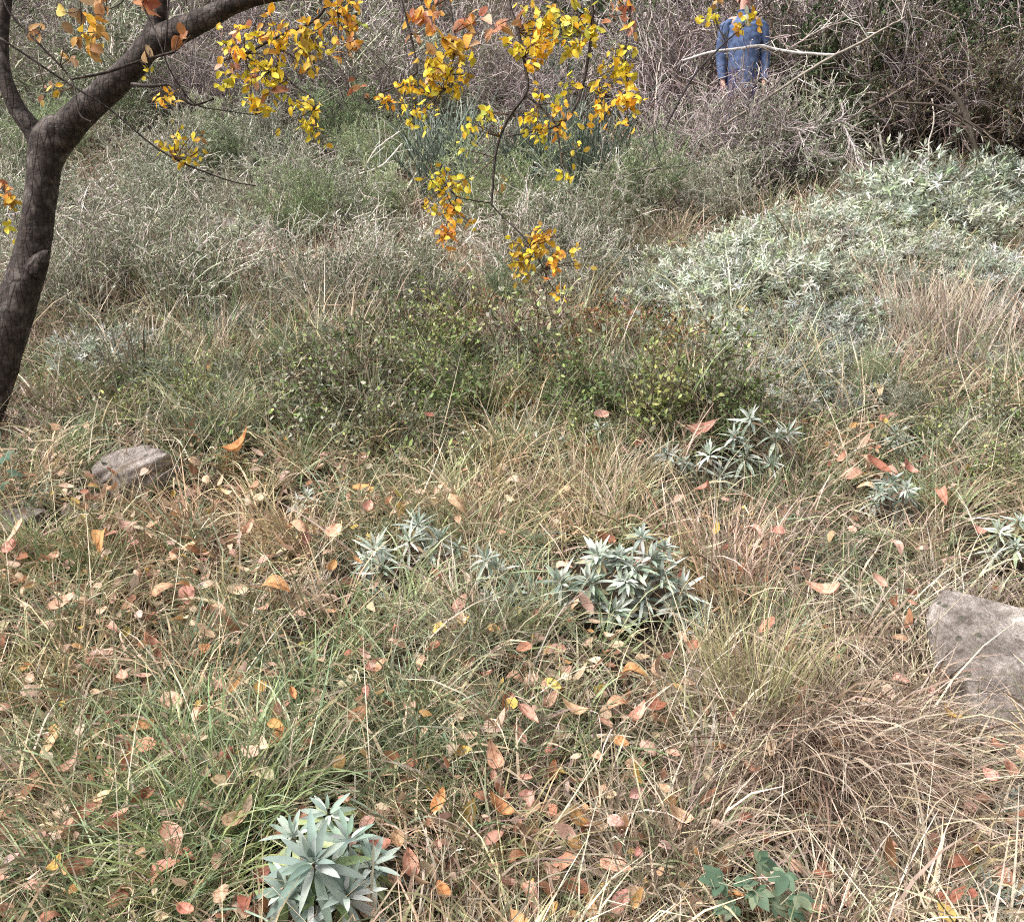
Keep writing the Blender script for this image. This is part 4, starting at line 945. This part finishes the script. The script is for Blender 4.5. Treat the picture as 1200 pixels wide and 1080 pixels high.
twig([(590, -28, 3.95), (598, 10, 3.9), (607, 37, 3.88), (616, 80, 3.86), (617, 108, 3.85), (595, 140, 3.84), (581, 180, 3.82), (576, 240, 3.8)], 5.2, 2.6, 40)
twig([(617, 112, 3.85), (632, 124, 3.83), (645, 138, 3.82), (652, 150, 3.8)], 3, 2.4)
twig([(694, -30, 3.9), (694, 20, 3.87), (692, 50, 3.86), (683, 100, 3.84), (670, 133, 3.82), (652, 148, 3.8), (630, 153, 3.8), (595, 160, 3.8)], 4.6, 1.8, 36)
twig([(652, 150, 3.8), (655, 165, 3.78), (657, 180, 3.77)], 3.2, 1.6)
twig([(576, 240, 3.8), (595, 260, 3.78), (613, 277, 3.76), (632, 305, 3.75), (642, 328, 3.74), (652, 345, 3.73)], 1.8, 1.2)
twig([(576, 238, 3.8), (555, 235, 3.79), (535, 230, 3.78), (522, 215, 3.77)], 1.6, 1.1)
twig([(535, 230, 3.78), (525, 260, 3.77), (515, 280, 3.76)], 1.4, 1.)
twig([(90, -20, 3.7), (95, 15, 3.68), (95, 45, 3.66)], 2.4, 1.2)
twig([(150, -10, 3.9), (140, 5, 3.88), (108, 18, 3.86)], 1.8, 1.2)
twig([(520, -26, 4.), (530, 20, 3.9), (533, 60, 3.88), (520, 105, 3.87)], 2.6, 1.4)
twig([(740, -36, 3.9), (738, 20, 3.88), (733, 60, 3.87), (735, 100, 3.86)], 2.6, 1.3)
twig([(683, 100, 3.84), (710, 112, 3.83), (735, 120, 3.82)], 1.8, 1.1)
twig([(-10, 205, 4.6), (5, 225, 4.6), (15, 235, 4.6)], 2, 1.2)
ALLTW = np.concatenate(TWP)
YEL = [(.84, .59, .04), (.78, .56, .05), (.85, .66, .09), (.70, .59, .08), (.80, .48, .04)]
ORA = [(.70, .40, .05), (.74, .48, .05), (.62, .30, .05), (.58, .34, .08)]
BRO = [(.42, .20, .08), (.50, .26, .1), (.32, .14, .06), (.6, .36, .16)]
PNK = [(.62, .36, .22), (.70, .44, .28), (.52, .27, .15), (.62, .40, .12)]
LIM = [(.55, .58, .10), (.46, .52, .1), (.66, .62, .12)]
def spray(px, py, r, cols, n, lf=13, label=None, flat=1.0):
    if n > 11: n = int(n*1.75)
    if lf < 15: lf *= .78
    r = r*1.4
    d0 = ALLTW @ FWD; sx = 600 + F_PX*(ALLTW @ RIGHT)/d0; sy = 540 - F_PX*(ALLTW @ UP)/d0
    k = int(np.argmin((sx - px)**2 + ((sy - py)*1.1)**2)); a = ALLTW[k]; dep = d0[k] - .02
    ctr = P(px, py, dep); R = r*dep/F_PX
    nt = max(2, n//6)
    ends = ctr[None] + rng.normal(0, .55, (nt, 3))*R*np.array([1, .8, flat])
    mid = (a[None] + ends)/2 + rng.normal(0, .12, (nt, 3))*R
    Pp = np.stack([spline([a, m, e], 7) for m, e in zip(mid, ends)])
    V, Fq, c = tubes(Pp - T0, np.tile(np.linspace(.0024, .0013, 7), (nt, 1)), np.tile([[.1, .07, .05]], (nt, 1)), 4)
    sh = obj('sprig', mesh_data('sprig', V, Fq, c, mat=M_TWIG), TREE)
    i = rng.integers(0, nt, n); t = rng.uniform(.35, 1, n)*6; j = np.minimum(t.astype(int), 5); f = (t - j)[:, None]
    far = np.linalg.norm(a - ctr) > R*1.2
    b = Pp[i, j]*(1 - f) + Pp[i, j + 1]*f
    if far:
        b = ends[i] + rng.normal(0, .25, (n, 3))*R
    b = b + rng.normal(0, .012, (n, 3))
    ax = rng.normal(0, .7, (n, 3)) + np.array([0, -.1, -.45]); nor = nrm(rng.normal(0, .7, (n, 3)) + np.array([0, -.6, .5]))
    L = lf*dep/F_PX*rng.uniform(.7, 1.25, n)
    lv = leaves(b - T0, ax, nor, L, L*rng.uniform(.5, .68, n), rng.uniform(.1, .5, n), rng.normal(-.2, .25, n), palette(cols, n, .13), K=5)
    o = obj('foliage', mesh_data('foliage', lv[0], lv[1], lv[2], mat=M_LEAF), TREE)
    if label: o['label'] = label
Yl, Ol, Bl = 'bright yellow leaf spray', 'orange-yellow leaf spray', 'withered brown leaf spray'
for a in [(290, 65, 38, YEL, 46, 13, Yl), (330, 55, 32, YEL + ORA, 40, 13, Yl), (390, 18, 26, YEL + ORA, 40, 13, Yl), (415, 30, 12, LIM, 8, 13, 'lime leaf spray'), (370, 60, 30, YEL + ORA, 42, 13, Yl),
          (310, 88, 22, YEL, 26, 13, Yl), (300, 118, 22, YEL, 20, 12, Yl), (352, 128, 22, YEL, 30, 11, Yl), (362, 148, 12, YEL, 14, 11, Yl), (190, 118, 11, YEL, 12, 11, Yl),
          (214, 162, 18, ORA + BRO[:1] + YEL[:2], 34, 11, Ol), (262, 55, 24, YEL + PNK, 24, 13, Yl), (278, 95, 16, BRO + PNK, 8, 13, Bl), (405, 62, 18, ORA + BRO, 16, 12, Ol),
          (530, 48, 26, ORA + PNK, 30, 16, Ol), (518, 88, 26, YEL + ORA, 38, 14, Yl), (525, 110, 22, YEL, 26, 12, Yl), (545, 35, 18, BRO + PNK, 9, 18, Bl), (590, 25, 20, PNK + BRO, 10, 17, Bl), (500, 5, 22, ORA + PNK, 20, 16, Ol), (482, 40, 12, BRO, 9, 13, Bl),
          (475, 103, 18, YEL, 22, 11, Yl), (445, 118, 14, ORA + YEL, 12, 11, Ol), (492, 128, 18, YEL, 20, 10, Yl), (488, 148, 10, LIM + YEL, 7, 10, Yl),
          (640, 30, 30, YEL + LIM, 46, 14, Yl), (668, 40, 26, YEL + LIM, 36, 14, Yl), (640, 62, 24, YEL, 32, 13, Yl), (605, 62, 14, YEL, 12, 13, Yl), (690, 22, 20, LIM + YEL, 12, 14, 'lime leaf spray'), (660, 95, 14, LIM + YEL, 12, 12, 'lime leaf spray'),
          (720, 15, 20, ORA + BRO + PNK, 18, 14, Ol), (715, 60, 16, YEL, 16, 12, Yl), (730, 85, 22, YEL, 34, 13, Yl), (738, 112, 16, YEL, 20, 13, Yl), (700, 125, 18, YEL, 18, 11, Yl), (735, 138, 10, YEL, 7, 12, Yl), (706, 150, 10, YEL, 6, 11, Yl),
          (620, 132, 20, YEL, 26, 12, Yl), (650, 142, 16, YEL + ORA, 18, 12, Yl), (636, 160, 16, YEL + ORA, 14, 10, Ol), (555, 150, 15, LIM + YEL, 18, 12, 'lime leaf spray'), (552, 185, 10, YEL + LIM, 9, 11, Yl), (570, 125, 8, LIM, 6, 12, 'lime leaf spray'),
          (524, 220, 24, YEL + ORA, 34, 11, Yl), (540, 245, 18, YEL + ORA, 30, 11, Yl), (518, 280, 16, ORA, 22, 10, Ol), (495, 235, 12, YEL, 8, 10, Yl), (530, 202, 10, YEL, 8, 11, Yl),
          (605, 305, 22, ORA + YEL[:1], 40, 11, Ol), (640, 275, 18, ORA + YEL[:1], 28, 11, Ol), (652, 312, 18, ORA + YEL, 22, 11, Ol), (655, 340, 12, YEL + ORA, 10, 11, Ol), (678, 305, 10, ORA, 8, 11, Ol),
          (669, 212, 7, YEL, 6, 12, Yl), (680, 178, 7, YEL, 6, 12, Yl), (588, 215, 7, PNK + BRO, 4, 12, Bl),
          (100, 40, 14, BRO + ORA, 12, 15, Bl), (112, 28, 10, ORA, 6, 16, Ol), (48, 32, 14, BRO + ORA, 10, 14, Bl), (85, 12, 14, PNK, 6, 18, 'pale withered leaf spray'), (76, 72, 14, PNK, 8, 13, 'pale withered leaf spray'), (120, 4, 10, BRO, 6, 16, Bl),
          (222, 45, 8, BRO, 4, 19, Bl), (165, 3, 12, BRO, 6, 20, Bl), (172, 55, 5, PNK, 2, 15, None), (168, 82, 8, YEL, 5, 10, Yl), (48, 90, 10, PNK, 6, 11, 'pale withered leaf spray'), (68, 110, 6, ORA, 3, 12, Ol),
          (14, 222, 12, BRO + ORA, 12, 13, Bl), (8, 240, 12, ORA, 10, 13, Ol), (10, 275, 10, BRO + YEL, 10, 11, Ol), (322, 108, 6, BRO[2:3], 2, 20, Bl), (418, 95, 9, BRO, 5, 13, Bl)]:
    spray(*a)

# sapling with yellow leaves in front of the person
sp_root = branch_obj('young_sapling', [[(768, 175, 8.6, 3), (800, 110, 8.5, 3), (820, 80, 8.45, 3), (850, 50, 8.4, 2.8), (870, 34, 8.4, 2.5), (895, 12, 8.4, 2), (912, -8, 8.4, 2)], [(850, 50, 8.4, 2), (838, 22, 8.4, 2), (832, 0, 8.4, 1.5)]],
                     'slim dark sapling with a few yellow leaves crossing in front of the person', 'sapling', None, [(.05, .04, .04)], 8, .25)
s0 = np.array(sp_root.location)
for px, py, r, cols, n in [(864, 30, 6, YEL + ORA, 10), (880, 17, 8, YEL + ORA, 12), (888, 24, 6, ORA, 6), (836, 18, 9, YEL, 10), (820, 22, 6, YEL, 5), (840, 4, 5, BRO, 5), (876, 22, 5, [(.7, .72, .6)], 5)]:
    c0 = P(px, py, 8.38); b = c0 + rng.normal(0, .5, (n, 3))*r*8.4/F_PX
    lv = leaves(b - s0, rng.normal(0, .7, (n, 3)) + np.array([0, 0, -.4]), nrm(rng.normal(0, .6, (n, 3)) + np.array([0, -.7, .4])), np.full(n, .065)*rng.uniform(.7, 1.2, n), np.full(n, .04), np.full(n, .3), rng.normal(-.2, .2, n), palette(cols, n, .12), K=4)
    obj('foliage', mesh_data('foliage', *lv[:2], lv[2], mat=M_LEAF), sp_root)

# ================================================================== PERSON
best = min(np.arange(8.6, 11.5, .02), key=lambda d: abs(P(873, 14, d)[2] - float(ground(P(873, 14, d)[0], P(873, 14, d)[1])) - 1.49))
q = P(873, 14, best); PERSON = empty('person', (q[0], q[1], float(ground(q[0], q[1])))); PERSON.scale = (.86, .9, 1)
tag(PERSON, 'person in a blue denim shirt and navy trousers standing among the twigs', 'person')
def skin_body():
    vs = [(0, 0, .95, .13, .1), (0, 0, 1.1, .125, .095), (0, .0, 1.25, .145, .1), (0, .01, 1.38, .12, .085), (0, .005, 1.46, .055, .055), (0, -.01, 1.53, .055, .06), (0, -.02, 1.60, .072, .088), (0, -.01, 1.67, .066, .08), (0, 0, 1.71, .03, .04)]
    ed = [(i, i + 1) for i in range(8)]
    def chain(start, pts):
        k = start
        for p_ in pts:
            vs.append(p_); ed.append((k, len(vs) - 1)); k = len(vs) - 1
        return k
    for s in (-1, 1):
        w = chain(3, [(s*.17, .01, 1.40, .06, .06), (s*.235, .03, 1.13, .043, .043), (s*.225, -.03, .89, .028, .03), (s*.222, -.045, .83, .03, .018)])
        for k, (dx, L) in enumerate([(-.028, .07), (-.01, .08), (.009, .075), (.027, .06)]):
            chain(w, [(s*.222, -.05 + dx, .79, .01, .01), (s*.218, -.055 + dx, .79 - L*.5, .009, .009), (s*.208, -.058 + dx, .79 - L, .007, .007)])
        chain(w, [(s*.212, -.085, .83, .011, .011), (s*.205, -.1, .795, .009, .009)])
        chain(0, [(s*.095, 0, .88, .085, .09), (s*.105, -.01, .50, .058, .06), (s*.11, .02, .09, .038, .042), (s*.115, -.06, .03, .038, .028), (s*.12, -.15, .025, .035, .02)])
    me = bpy.data.meshes.new('body'); me.from_pydata([v[:3] for v in vs], ed, [])
    o = bpy.data.objects.new('body', me); C.objects.link(o)
    m = o.modifiers.new('skin', 'SKIN'); m.use_smooth_shade = True
    for i, v in enumerate(vs): me.skin_vertices[0].data[i].radius = (v[3], v[4])
    me.skin_vertices[0].data[0].use_root = True
    sb = o.modifiers.new('sub', 'SUBSURF'); sb.levels = 2; sb.render_levels = 2
    dg = bpy.context.evaluated_depsgraph_get(); ev = o.evaluated_get(dg)
    out = bpy.data.meshes.new_from_object(ev); bpy.data.objects.remove(o)
    return out
M_SKIN = plain_mat('skin', (.60, .36, .29), .55, .08, 20, .05, .3)
M_DENIM = plain_mat('blue_denim', (.10, .14, .26), .85, .4, 22, .4)
M_NAVY = plain_mat('navy_cloth', (.045, .05, .13), .85, .3, 20, .3)
M_HAIR = plain_mat('brown_hair', (.10, .06, .045), .6, .4, 40, .5)
M_EYE = plain_mat('eye_dark', (.03, .02, .02), .3, .2, 20, 0)
M_LIP = plain_mat('lip', (.45, .2, .18), .5, .1, 20, .05)
M_SHOE = plain_mat('brown_leather', (.09, .06, .045), .6, .3, 20, .2)
bm_ = skin_body(); bm_.materials.clear(); bm_.materials.append(M_SKIN); obj('body', bm_, PERSON)
def loft(rings, M=24, wr=.0):
    """rings: (x, y, z, rx, ry)"""
    n = 8*len(rings); u = np.linspace(0, len(rings) - 1, n); R5 = np.array(rings, float)
    sp = np.stack([np.interp(u, np.arange(len(rings)), R5[:, k]) for k in range(5)], 1)
    th = np.linspace(0, 2*PI, M + 1); V = []
    for i, (x, y, z, a, b) in enumerate(sp):
        f = 1 + wr*np.sin(3*th + i*.8) + wr*.7*np.sin(5*th - i*1.3)
        V.append(np.stack([x + a*np.cos(th)*f, y + b*np.sin(th)*f, np.full(M + 1, z)], -1))
    return np.concatenate(V), strip_faces(1, n, M + 1), np.full((n*(M + 1), 3), .5)
sh = [loft([(0, 0, .80, .175, .125), (0, 0, .95, .17, .125), (0, 0, 1.1, .165, .125), (0, 0, 1.25, .185, .13), (0, 0, 1.36, .185, .12), (0, .005, 1.43, .12, .09), (0, .005, 1.47, .068, .068)], 28, .02)]
for s in (-1, 1):
    sh.append(loft([(s*.15, .01, 1.42, .05, .06), (s*.195, .015, 1.38, .068, .075), (s*.225, .025, 1.25, .062, .066), (s*.24, .03, 1.13, .056, .06), (s*.236, 0, 1.0, .05, .053), (s*.228, -.03, .89, .042, .045)], 20, .03))
V, Fq, c = cat(sh); obj('shirt', mesh_data('shirt', V, Fq, mat=M_DENIM), PERSON)
tr = []
for s in (-1, 1):
    tr.append(loft([(s*.06, 0, .97, .105, .118), (s*.088, 0, .84, .098, .108), (s*.1, -.005, .66, .088, .092), (s*.106, -.01, .5, .074, .078), (s*.11, .01, .3, .068, .072), (s*.112, .015, .07, .062, .07)], 20, .02))
V, Fq, c = cat(tr); obj('trousers', mesh_data('trousers', V, Fq, mat=M_NAVY), PERSON)
cv = [loft([(0, 0.005, 1.44, .085, .08), (0, 0, 1.48, .076, .076), (0, .0, 1.5, .082, .085)], 20, .01)]
V, Fq, c = cat(cv); obj('collar', mesh_data('collar', V, Fq, mat=M_DENIM), PERSON)
def blob(cx, cy, cz, a, b, cc, m, name, cut=None, wob=0):
    n = 14; u, v = np.meshgrid(np.linspace(0, 2*PI, 2*n + 1), np.linspace(0, PI, n + 1))
    d = np.stack([np.sin(v)*np.cos(u), np.sin(v)*np.sin(u), np.cos(v)], -1).reshape(-1, 3)
    if wob: d = d*(1 + wob*np.sin(9*d[:, :1] + 7*d[:, 2:3]) + wob*np.sin(13*d[:, 1:2]))
    V = d*np.array([a, b, cc]) + np.array([cx, cy, cz])
    if cut is not None: V = cut(V)
    return obj(name, mesh_data(name, V, strip_faces(1, n + 1, 2*n + 1), mat=m), PERSON)
def haircut(V):
    k = (V[:, 1] < -.05) & (V[:, 2] < 1.665); V[k, 1] = -.045 + (V[k, 1] + .05)*.2
    return V
blob(0, .012, 1.645, .092, .105, .098, M_HAIR, 'hair', haircut, .03)
for s in (-1, 1):
    blob(s*.032, -.098, 1.615, .011, .008, .007, M_EYE, 'eye'); blob(s*.082, -.005, 1.595, .012, .022, .032, M_SKIN, 'ear')
    blob(s*.115, -.07, .035, .048, .14, .045, M_SHOE, 'shoe')
    blob(s*.032, -.1, 1.632, .018, .006, .004, M_HAIR, 'eyebrow')
blob(0, -.112, 1.585, .014, .02, .024, M_SKIN, 'nose'); blob(0, -.1, 1.548, .024, .01, .008, M_LIP, 'mouth')

# ================================================================== FALLEN LEAVES
def leaf_mesh(curl, fold, wr, skew):
    K = 8; s = np.linspace(0, 1, K + 1); prof = np.sin(PI*s**(.8 + skew))**.7 + .02
    y = s - .5; z = curl*(s - .4)**2*1.6; V = []
    for k in range(K + 1):
        w = .5*wr*prof[k]
        for a in (-1, -.5, 0, .5, 1):
            V.append((a*w, y[k], z[k] + fold*abs(a)**1.3*w + .02*math.sin(9*s[k] + 3*a)))
    F_ = [tuple(r) for r in strip_faces(1, K + 1, 5)]
    n = len(V)
    V += [(-.008, -.5, z[0]), (.008, -.5, z[0]), (.02, -.72, z[0] + .05), (.035, -.72, z[0] + .05)]
    F_.append((n, n + 1, n + 3, n + 2))
    return mesh_data('fallen_leaf', np.array(V), np.array(F_), mat=M_FALLEN)
LM = [leaf_mesh(c_, f_, w_, k_) for c_, f_, w_, k_ in [(.45, .45, .54, 0), (-.55, .4, .5, .1), (.8, .7, .5, .05), (-.4, -.5, .58, -.1), (.95, .3, .52, 0), (-.8, .8, .46, .1), (.2, .3, .6, -.1), (.5, 1.2, .42, 0), (1.3, .9, .5, .05), (-.9, -.8, .5, 0)]]
PAL = {'t': ((.64, .43, .30), 'tan'), 'p': ((.66, .40, .32), 'dusty pink'), 'w': ((.72, .50, .42), 'pale pink'), 's': ((.58, .30, .22), 'salmon'), 'o': ((.60, .33, .15), 'orange'),
       'b': ((.30, .14, .08), 'brown'), 'r': ((.36, .16, .11), 'reddish brown'), 'c': ((.68, .54, .39), 'cream'), 'y': ((.68, .46, .14), 'yellow')}
SPOTS = """170,752,22,s 143,800,26,t 40,797,20,c 203,825,28,w 235,835,22,t 165,846,24,o 170,880,34,s 152,895,22,r 128,913,20,p 63,873,28,t 328,865,26,o 358,873,18,b 328,835,22,p 343,815,16,o 97,953,28,r 167,937,24,b 142,958,18,t 133,975,32,p 158,973,20,t 200,983,38,p 187,1020,30,s 275,960,32,t 352,955,24,s 327,988,22,s 303,1028,22,r 253,1050,26,w 290,1057,28,r 305,1070,22,s 42,1033,26,p 63,1017,20,y 58,1073,22,s 138,1053,28,r 13,977,26,p 10,950,20,t 93,1020,28,b 25,1010,20,t
542,728,14,w 508,762,16,r 443,775,20,t 493,779,16,t 620,780,16,c 638,803,16,t 430,808,16,s 480,832,22,p 420,843,22,b 538,843,18,c 613,763,18,s 592,830,26,r 617,845,28,t 675,840,26,t 745,845,22,p 722,825,22,t 740,788,22,o 762,790,22,t 753,772,14,t 762,808,24,p 608,863,22,p 580,890,30,t 643,880,18,s 463,943,22,p 405,937,16,p 515,947,24,o 563,933,16,b 585,937,20,s 617,938,20,w 587,958,26,o 645,950,18,s 683,973,38,o 795,958,28,t 468,993,32,t 480,1017,28,s 448,995,24,s 513,998,16,p 722,1017,30,p 677,1043,26,b 727,1063,36,p 695,1073,24,t 645,1075,20,y 618,1050,30,p
843,883,26,o 977,880,28,o 967,863,18,r 903,885,24,c 950,950,26,y 940,825,20,t 1112,842,18,y 1183,903,20,s 1037,817,22,r 987,858,20,c 860,1050,16,o 1127,1013,30,b 1177,1027,24,s 1110,1057,32,r 993,1053,24,p 970,1020,22,b 957,1070,18,p 800,963,22,t 900,738,20,s 1057,748,16,t 805,805,16,p 1095,872,16,w 1010,1068,20,t
883,622,22,w 915,627,22,p 973,623,16,t 975,533,14,c 1000,548,28,p 1027,548,26,r 1048,548,16,w 1063,552,18,p 1017,565,18,c 830,572,16,s 817,508,26,p 1052,640,18,w 1103,577,20,s 1143,622,18,s 1030,683,18,p 973,700,30,p 1033,457,16,c 1078,647,10,c 900,640,20,p 990,535,16,s 1015,540,18,t
538,587,22,t 603,557,20,c 423,573,18,o 430,598,20,p 703,488,20,p 537,607,14,t 410,472,14,c 732,437,14,t 772,667,10,s 540,708,20,p 418,660,14,o 455,590,14,t 600,440,10,c 505,490,10,s
228,580,18,t 268,580,14,c 280,530,26,o 352,608,28,t 360,633,20,p 287,627,18,t 117,630,26,o 13,647,26,s 320,687,32,o 220,700,26,s 183,690,24,t 253,713,26,t 72,710,28,p 147,617,18,p 78,573,16,c 133,577,16,t 20,627,28,w 392,623,18,t 387,670,18,o 300,575,14,t 60,660,20,p 30,690,18,t 200,655,16,t 130,735,18,p 240,560,12,c"""
leaf_n = {}
ORD = ['', 'second ', 'third ', 'fourth ', 'fifth ', 'sixth ', 'seventh ', 'eighth ', 'ninth ', 'tenth ']
def where(px, py):
    d = [math.hypot(px - a, py - b) for a, b, _ in LANDMARKS]; k = int(np.argmin(d)); a, b, t = LANDMARKS[k]
    dx, dy = px - a, py - b
    rel = ('right of' if dx > 0 else 'left of') if abs(dx) > 1.6*abs(dy) else ('below' if dy > 0 else 'above') if abs(dy) > 1.6*abs(dx) else (('below and ' if dy > 0 else 'above and ') + ('right of' if dx > 0 else 'left of'))
    dist = 'close ' if d[k] < 50 else 'a little ' if d[k] < 100 else 'well ' if d[k] < 170 else 'far '
    return dist + rel + ' ' + t
used = {}
def fallen(px, py, size, key, h=None):
    dep0 = hit(px, py, .06) @ FWD
    h = h if h is not None else rng.uniform(.09, .165)*min(1.6, dep0/2.8)
    p = hit(px, py, h); dep = (p + np.array([0, 0, h])) @ FWD
    L = size*dep/F_PX*rng.uniform(1.15, 1.42)
    o = bpy.data.objects.new('fallen_leaf', LM[rng.integers(len(LM))]); C.objects.link(o)
    o.location = (p[0], p[1], p[2] + h); o.scale = (L*rng.uniform(.9, 1.15), L, L)
    tilt = rng.normal(.35, .4)
    o.rotation_mode = 'XYZ'
    o.rotation_euler = (tilt, rng.normal(0, .4), rng.uniform(0, 6.28))
    # lean the face towards downhill so that it shows, as leaves caught on grass do
    from mathutils import Euler, Matrix
    m = Matrix.Rotation(rng.uniform(0, .7), 3, 'X') @ Matrix.Rotation(rng.normal(0, .4), 3, 'Y') @ Matrix.Rotation(rng.uniform(0, 6.28), 3, 'Z')
    o.rotation_euler = m.to_euler()
    (r, g, b), word = PAL[key]; k = rng.uniform(.8, 1.18); j = rng.uniform(.93, 1.07, 3)
    o.color = (min(r*k*j[0], .85), min(g*k*j[1], .8), min(b*k*j[2], .75), 1)
    sz = 'small ' if size < 16 else 'large ' if size > 27 else ''
    lab = f'{sz}{word} leaf {where(px, py)}'.replace('a little ', '')
    tag(o, lab, 'fallen leaf', f'{word} fallen leaves lying on the grass')
    used.setdefault(lab, []).append(o)
spots = [s.split(',') for s in SPOTS.split()]
for x, y, s, k in spots: fallen(float(x), float(y), float(s), k)
taken = [(float(s[0]), float(s[1])) for s in spots]
nextra = 300 - len(spots); tries = 0
while nextra > 0 and tries < 20000:
    tries += 1
    py = 1085 - 470*rng.uniform(0, 1)**1.15; px = rng.uniform(-10, 1210)
    dens = .35 + .9*math.exp(-((px - 120)**2 + (py - 950)**2)/170**2) + .6*math.exp(-((px - 640)**2 + (py - 960)**2)/150**2) + .5*math.exp(-((px - 80)**2 + (py - 680)**2)/150**2)
    if rng.uniform() > dens or any(math.hypot(px - a, py - b) < 22 for a, b in taken): continue
    taken.append((px, py)); nextra -= 1
    fallen(px, py, rng.uniform(13, 24)*(.55 + .45*py/1080), rng.choice(list('ttppswobrrbc')), rng.uniform(.07, .15))
# the smaller and half buried leaves between them
W_LIT = weight_field([(80, 950, .35, 1.6), (60, 680, .5, 1.4), (230, 680, .4, 1.), (640, 960, .4, 1.4), (430, 600, .35, 1.), (1010, 550, .25, 2.), (180, 760, .35, 1.), (740, 800, .3, 1.),
                      (290, 1040, .2, 1.6), (1120, 1030, .25, 1.), (720, 1060, .25, 1.2), (900, 630, .25, 1.), (20, 600, .3, 1.), (330, 860, .3, .8), (600, 800, .3, .8)])
n = 30000; x, y = scatter(n, 1.6, 7.5, .8, .85); k = rng.uniform(0, 1.7, len(x)) < .10 + W_LIT(x, y)*.62; x, y = x[k], y[k]; n = len(x)
pz = ground(x, y) + rng.uniform(.01, .14, n)
L = rng.uniform(.02, .06, n)
lv = leaves(np.stack([x, y, pz], -1), np.stack([rng.normal(0, 1, n), rng.normal(0, 1, n), rng.normal(0, .35, n)], -1), nrm(np.stack([rng.normal(0, .5, n), rng.normal(-.4, .5, n), np.ones(n)], -1)),
            L, L*rng.uniform(.4, .7, n), rng.uniform(-.3, .9, n), rng.normal(0, .6, n), palette([v[0] for v in PAL.values()] + [(.64, .42, .33), (.68, .48, .38), (.66, .5, .4), (.6, .42, .32), (.5, .34, .25), (.25, .13, .09)], n, .2), K=5)
lit = obj('leaf_litter', mesh_data('leaf_litter', *lv[:2], lv[2], mat=M_LEAF)); tag(lit, 'small pink, tan and brown leaf litter half buried in the grass', kind='stuff', cat='leaf litter')
# small herbs and seedlings through the sward
n = 8000; x, y = scatter(n, 4.0, 9.5, .8, .9); n = len(x); keepm = (rng.uniform(0, 1, n) < .18 + W_GREEN(x, y)); x, y = x[keepm], y[keepm]; n = len(x)
per = 5; i = np.repeat(np.arange(n), per); hz = rng.uniform(.03, .22, n*per)
b = np.stack([x[i] + rng.normal(0, .02, n*per), y[i] + rng.normal(0, .02, n*per), ground(x[i], y[i]) + hz], -1)
c = palette(MIDG + GREYOL + OLIVE, n, .15)[i]
L = rng.uniform(.015, .035, n*per)
lv = leaves(b, rng.normal(0, 1, (n*per, 3)) + np.array([0, 0, .3]), nrm(rng.normal(0, .5, (n*per, 3)) + np.array([0, -.2, 1])), L, L*.4, np.zeros(n*per), rng.normal(-.1, .2, n*per), c, K=3, across=2)
hb = obj('low_herbs', mesh_data('low_herbs', *lv[:2], lv[2], mat=M_LEAF)); tag(hb, 'small green and grey herbs growing through the grass', kind='stuff', cat='herbs')

# ================================================================== LIGHT, SKY, CAMERA
SUN_EL, SUN_AZ = math.radians(52), math.radians(-115)     # azimuth measured clockwise from +Y (view direction)
w = bpy.data.worlds.new('World'); scene.world = w; w.use_nodes = True
nt = w.node_tree; bg = nt.nodes['Background']
sky = nt.nodes.new('ShaderNodeTexSky'); sky.sky_type = 'NISHITA'; sky.sun_disc = False
sky.sun_elevation = SUN_EL; sky.sun_rotation = SUN_AZ; sky.air_density = 1.0; sky.dust_density = 6.0; sky.ozone_density = .5
hs = nt.nodes.new('ShaderNodeHueSaturation'); hs.inputs['Saturation'].default_value = .18
nt.links.new(sky.outputs[0], hs.inputs['Color']); nt.links.new(hs.outputs[0], bg.inputs['Color']); bg.inputs['Strength'].default_value = .13
sd = bpy.data.lights.new('sun', 'SUN'); sd.energy = 1.9; sd.angle = math.radians(17); sd.color = (1, .95, .89)
so = bpy.data.objects.new('sun', sd); C.objects.link(so)
sdir = Vector((math.sin(SUN_AZ)*math.cos(SUN_EL), math.cos(SUN_AZ)*math.cos(SUN_EL), math.sin(SUN_EL)))
so.rotation_euler = (-sdir).to_track_quat('-Z', 'Y').to_euler(); so.location = sdir*30
cd = bpy.data.cameras.new('camera'); cam = bpy.data.objects.new('camera', cd); C.objects.link(cam)
cd.sensor_fit = 'HORIZONTAL'; cd.sensor_width = 36; cd.lens = 36*F_PX/1200; cd.clip_start = .05; cd.clip_end = 500
cam.location = (0, 0, 0); cam.rotation_euler = (PI/2 + PITCH, 0, 0); scene.camera = cam
vs = scene.view_settings; vs.view_transform = 'Standard'; vs.look = 'None'; vs.exposure = .98; vs.gamma = 1; vs.use_curve_mapping = False
cy = scene.cycles
cy.max_bounces = 6; cy.diffuse_bounces = 3; cy.glossy_bounces = 2; cy.transmission_bounces = 3; cy.use_denoising = False
cy.filter_width = 1.1
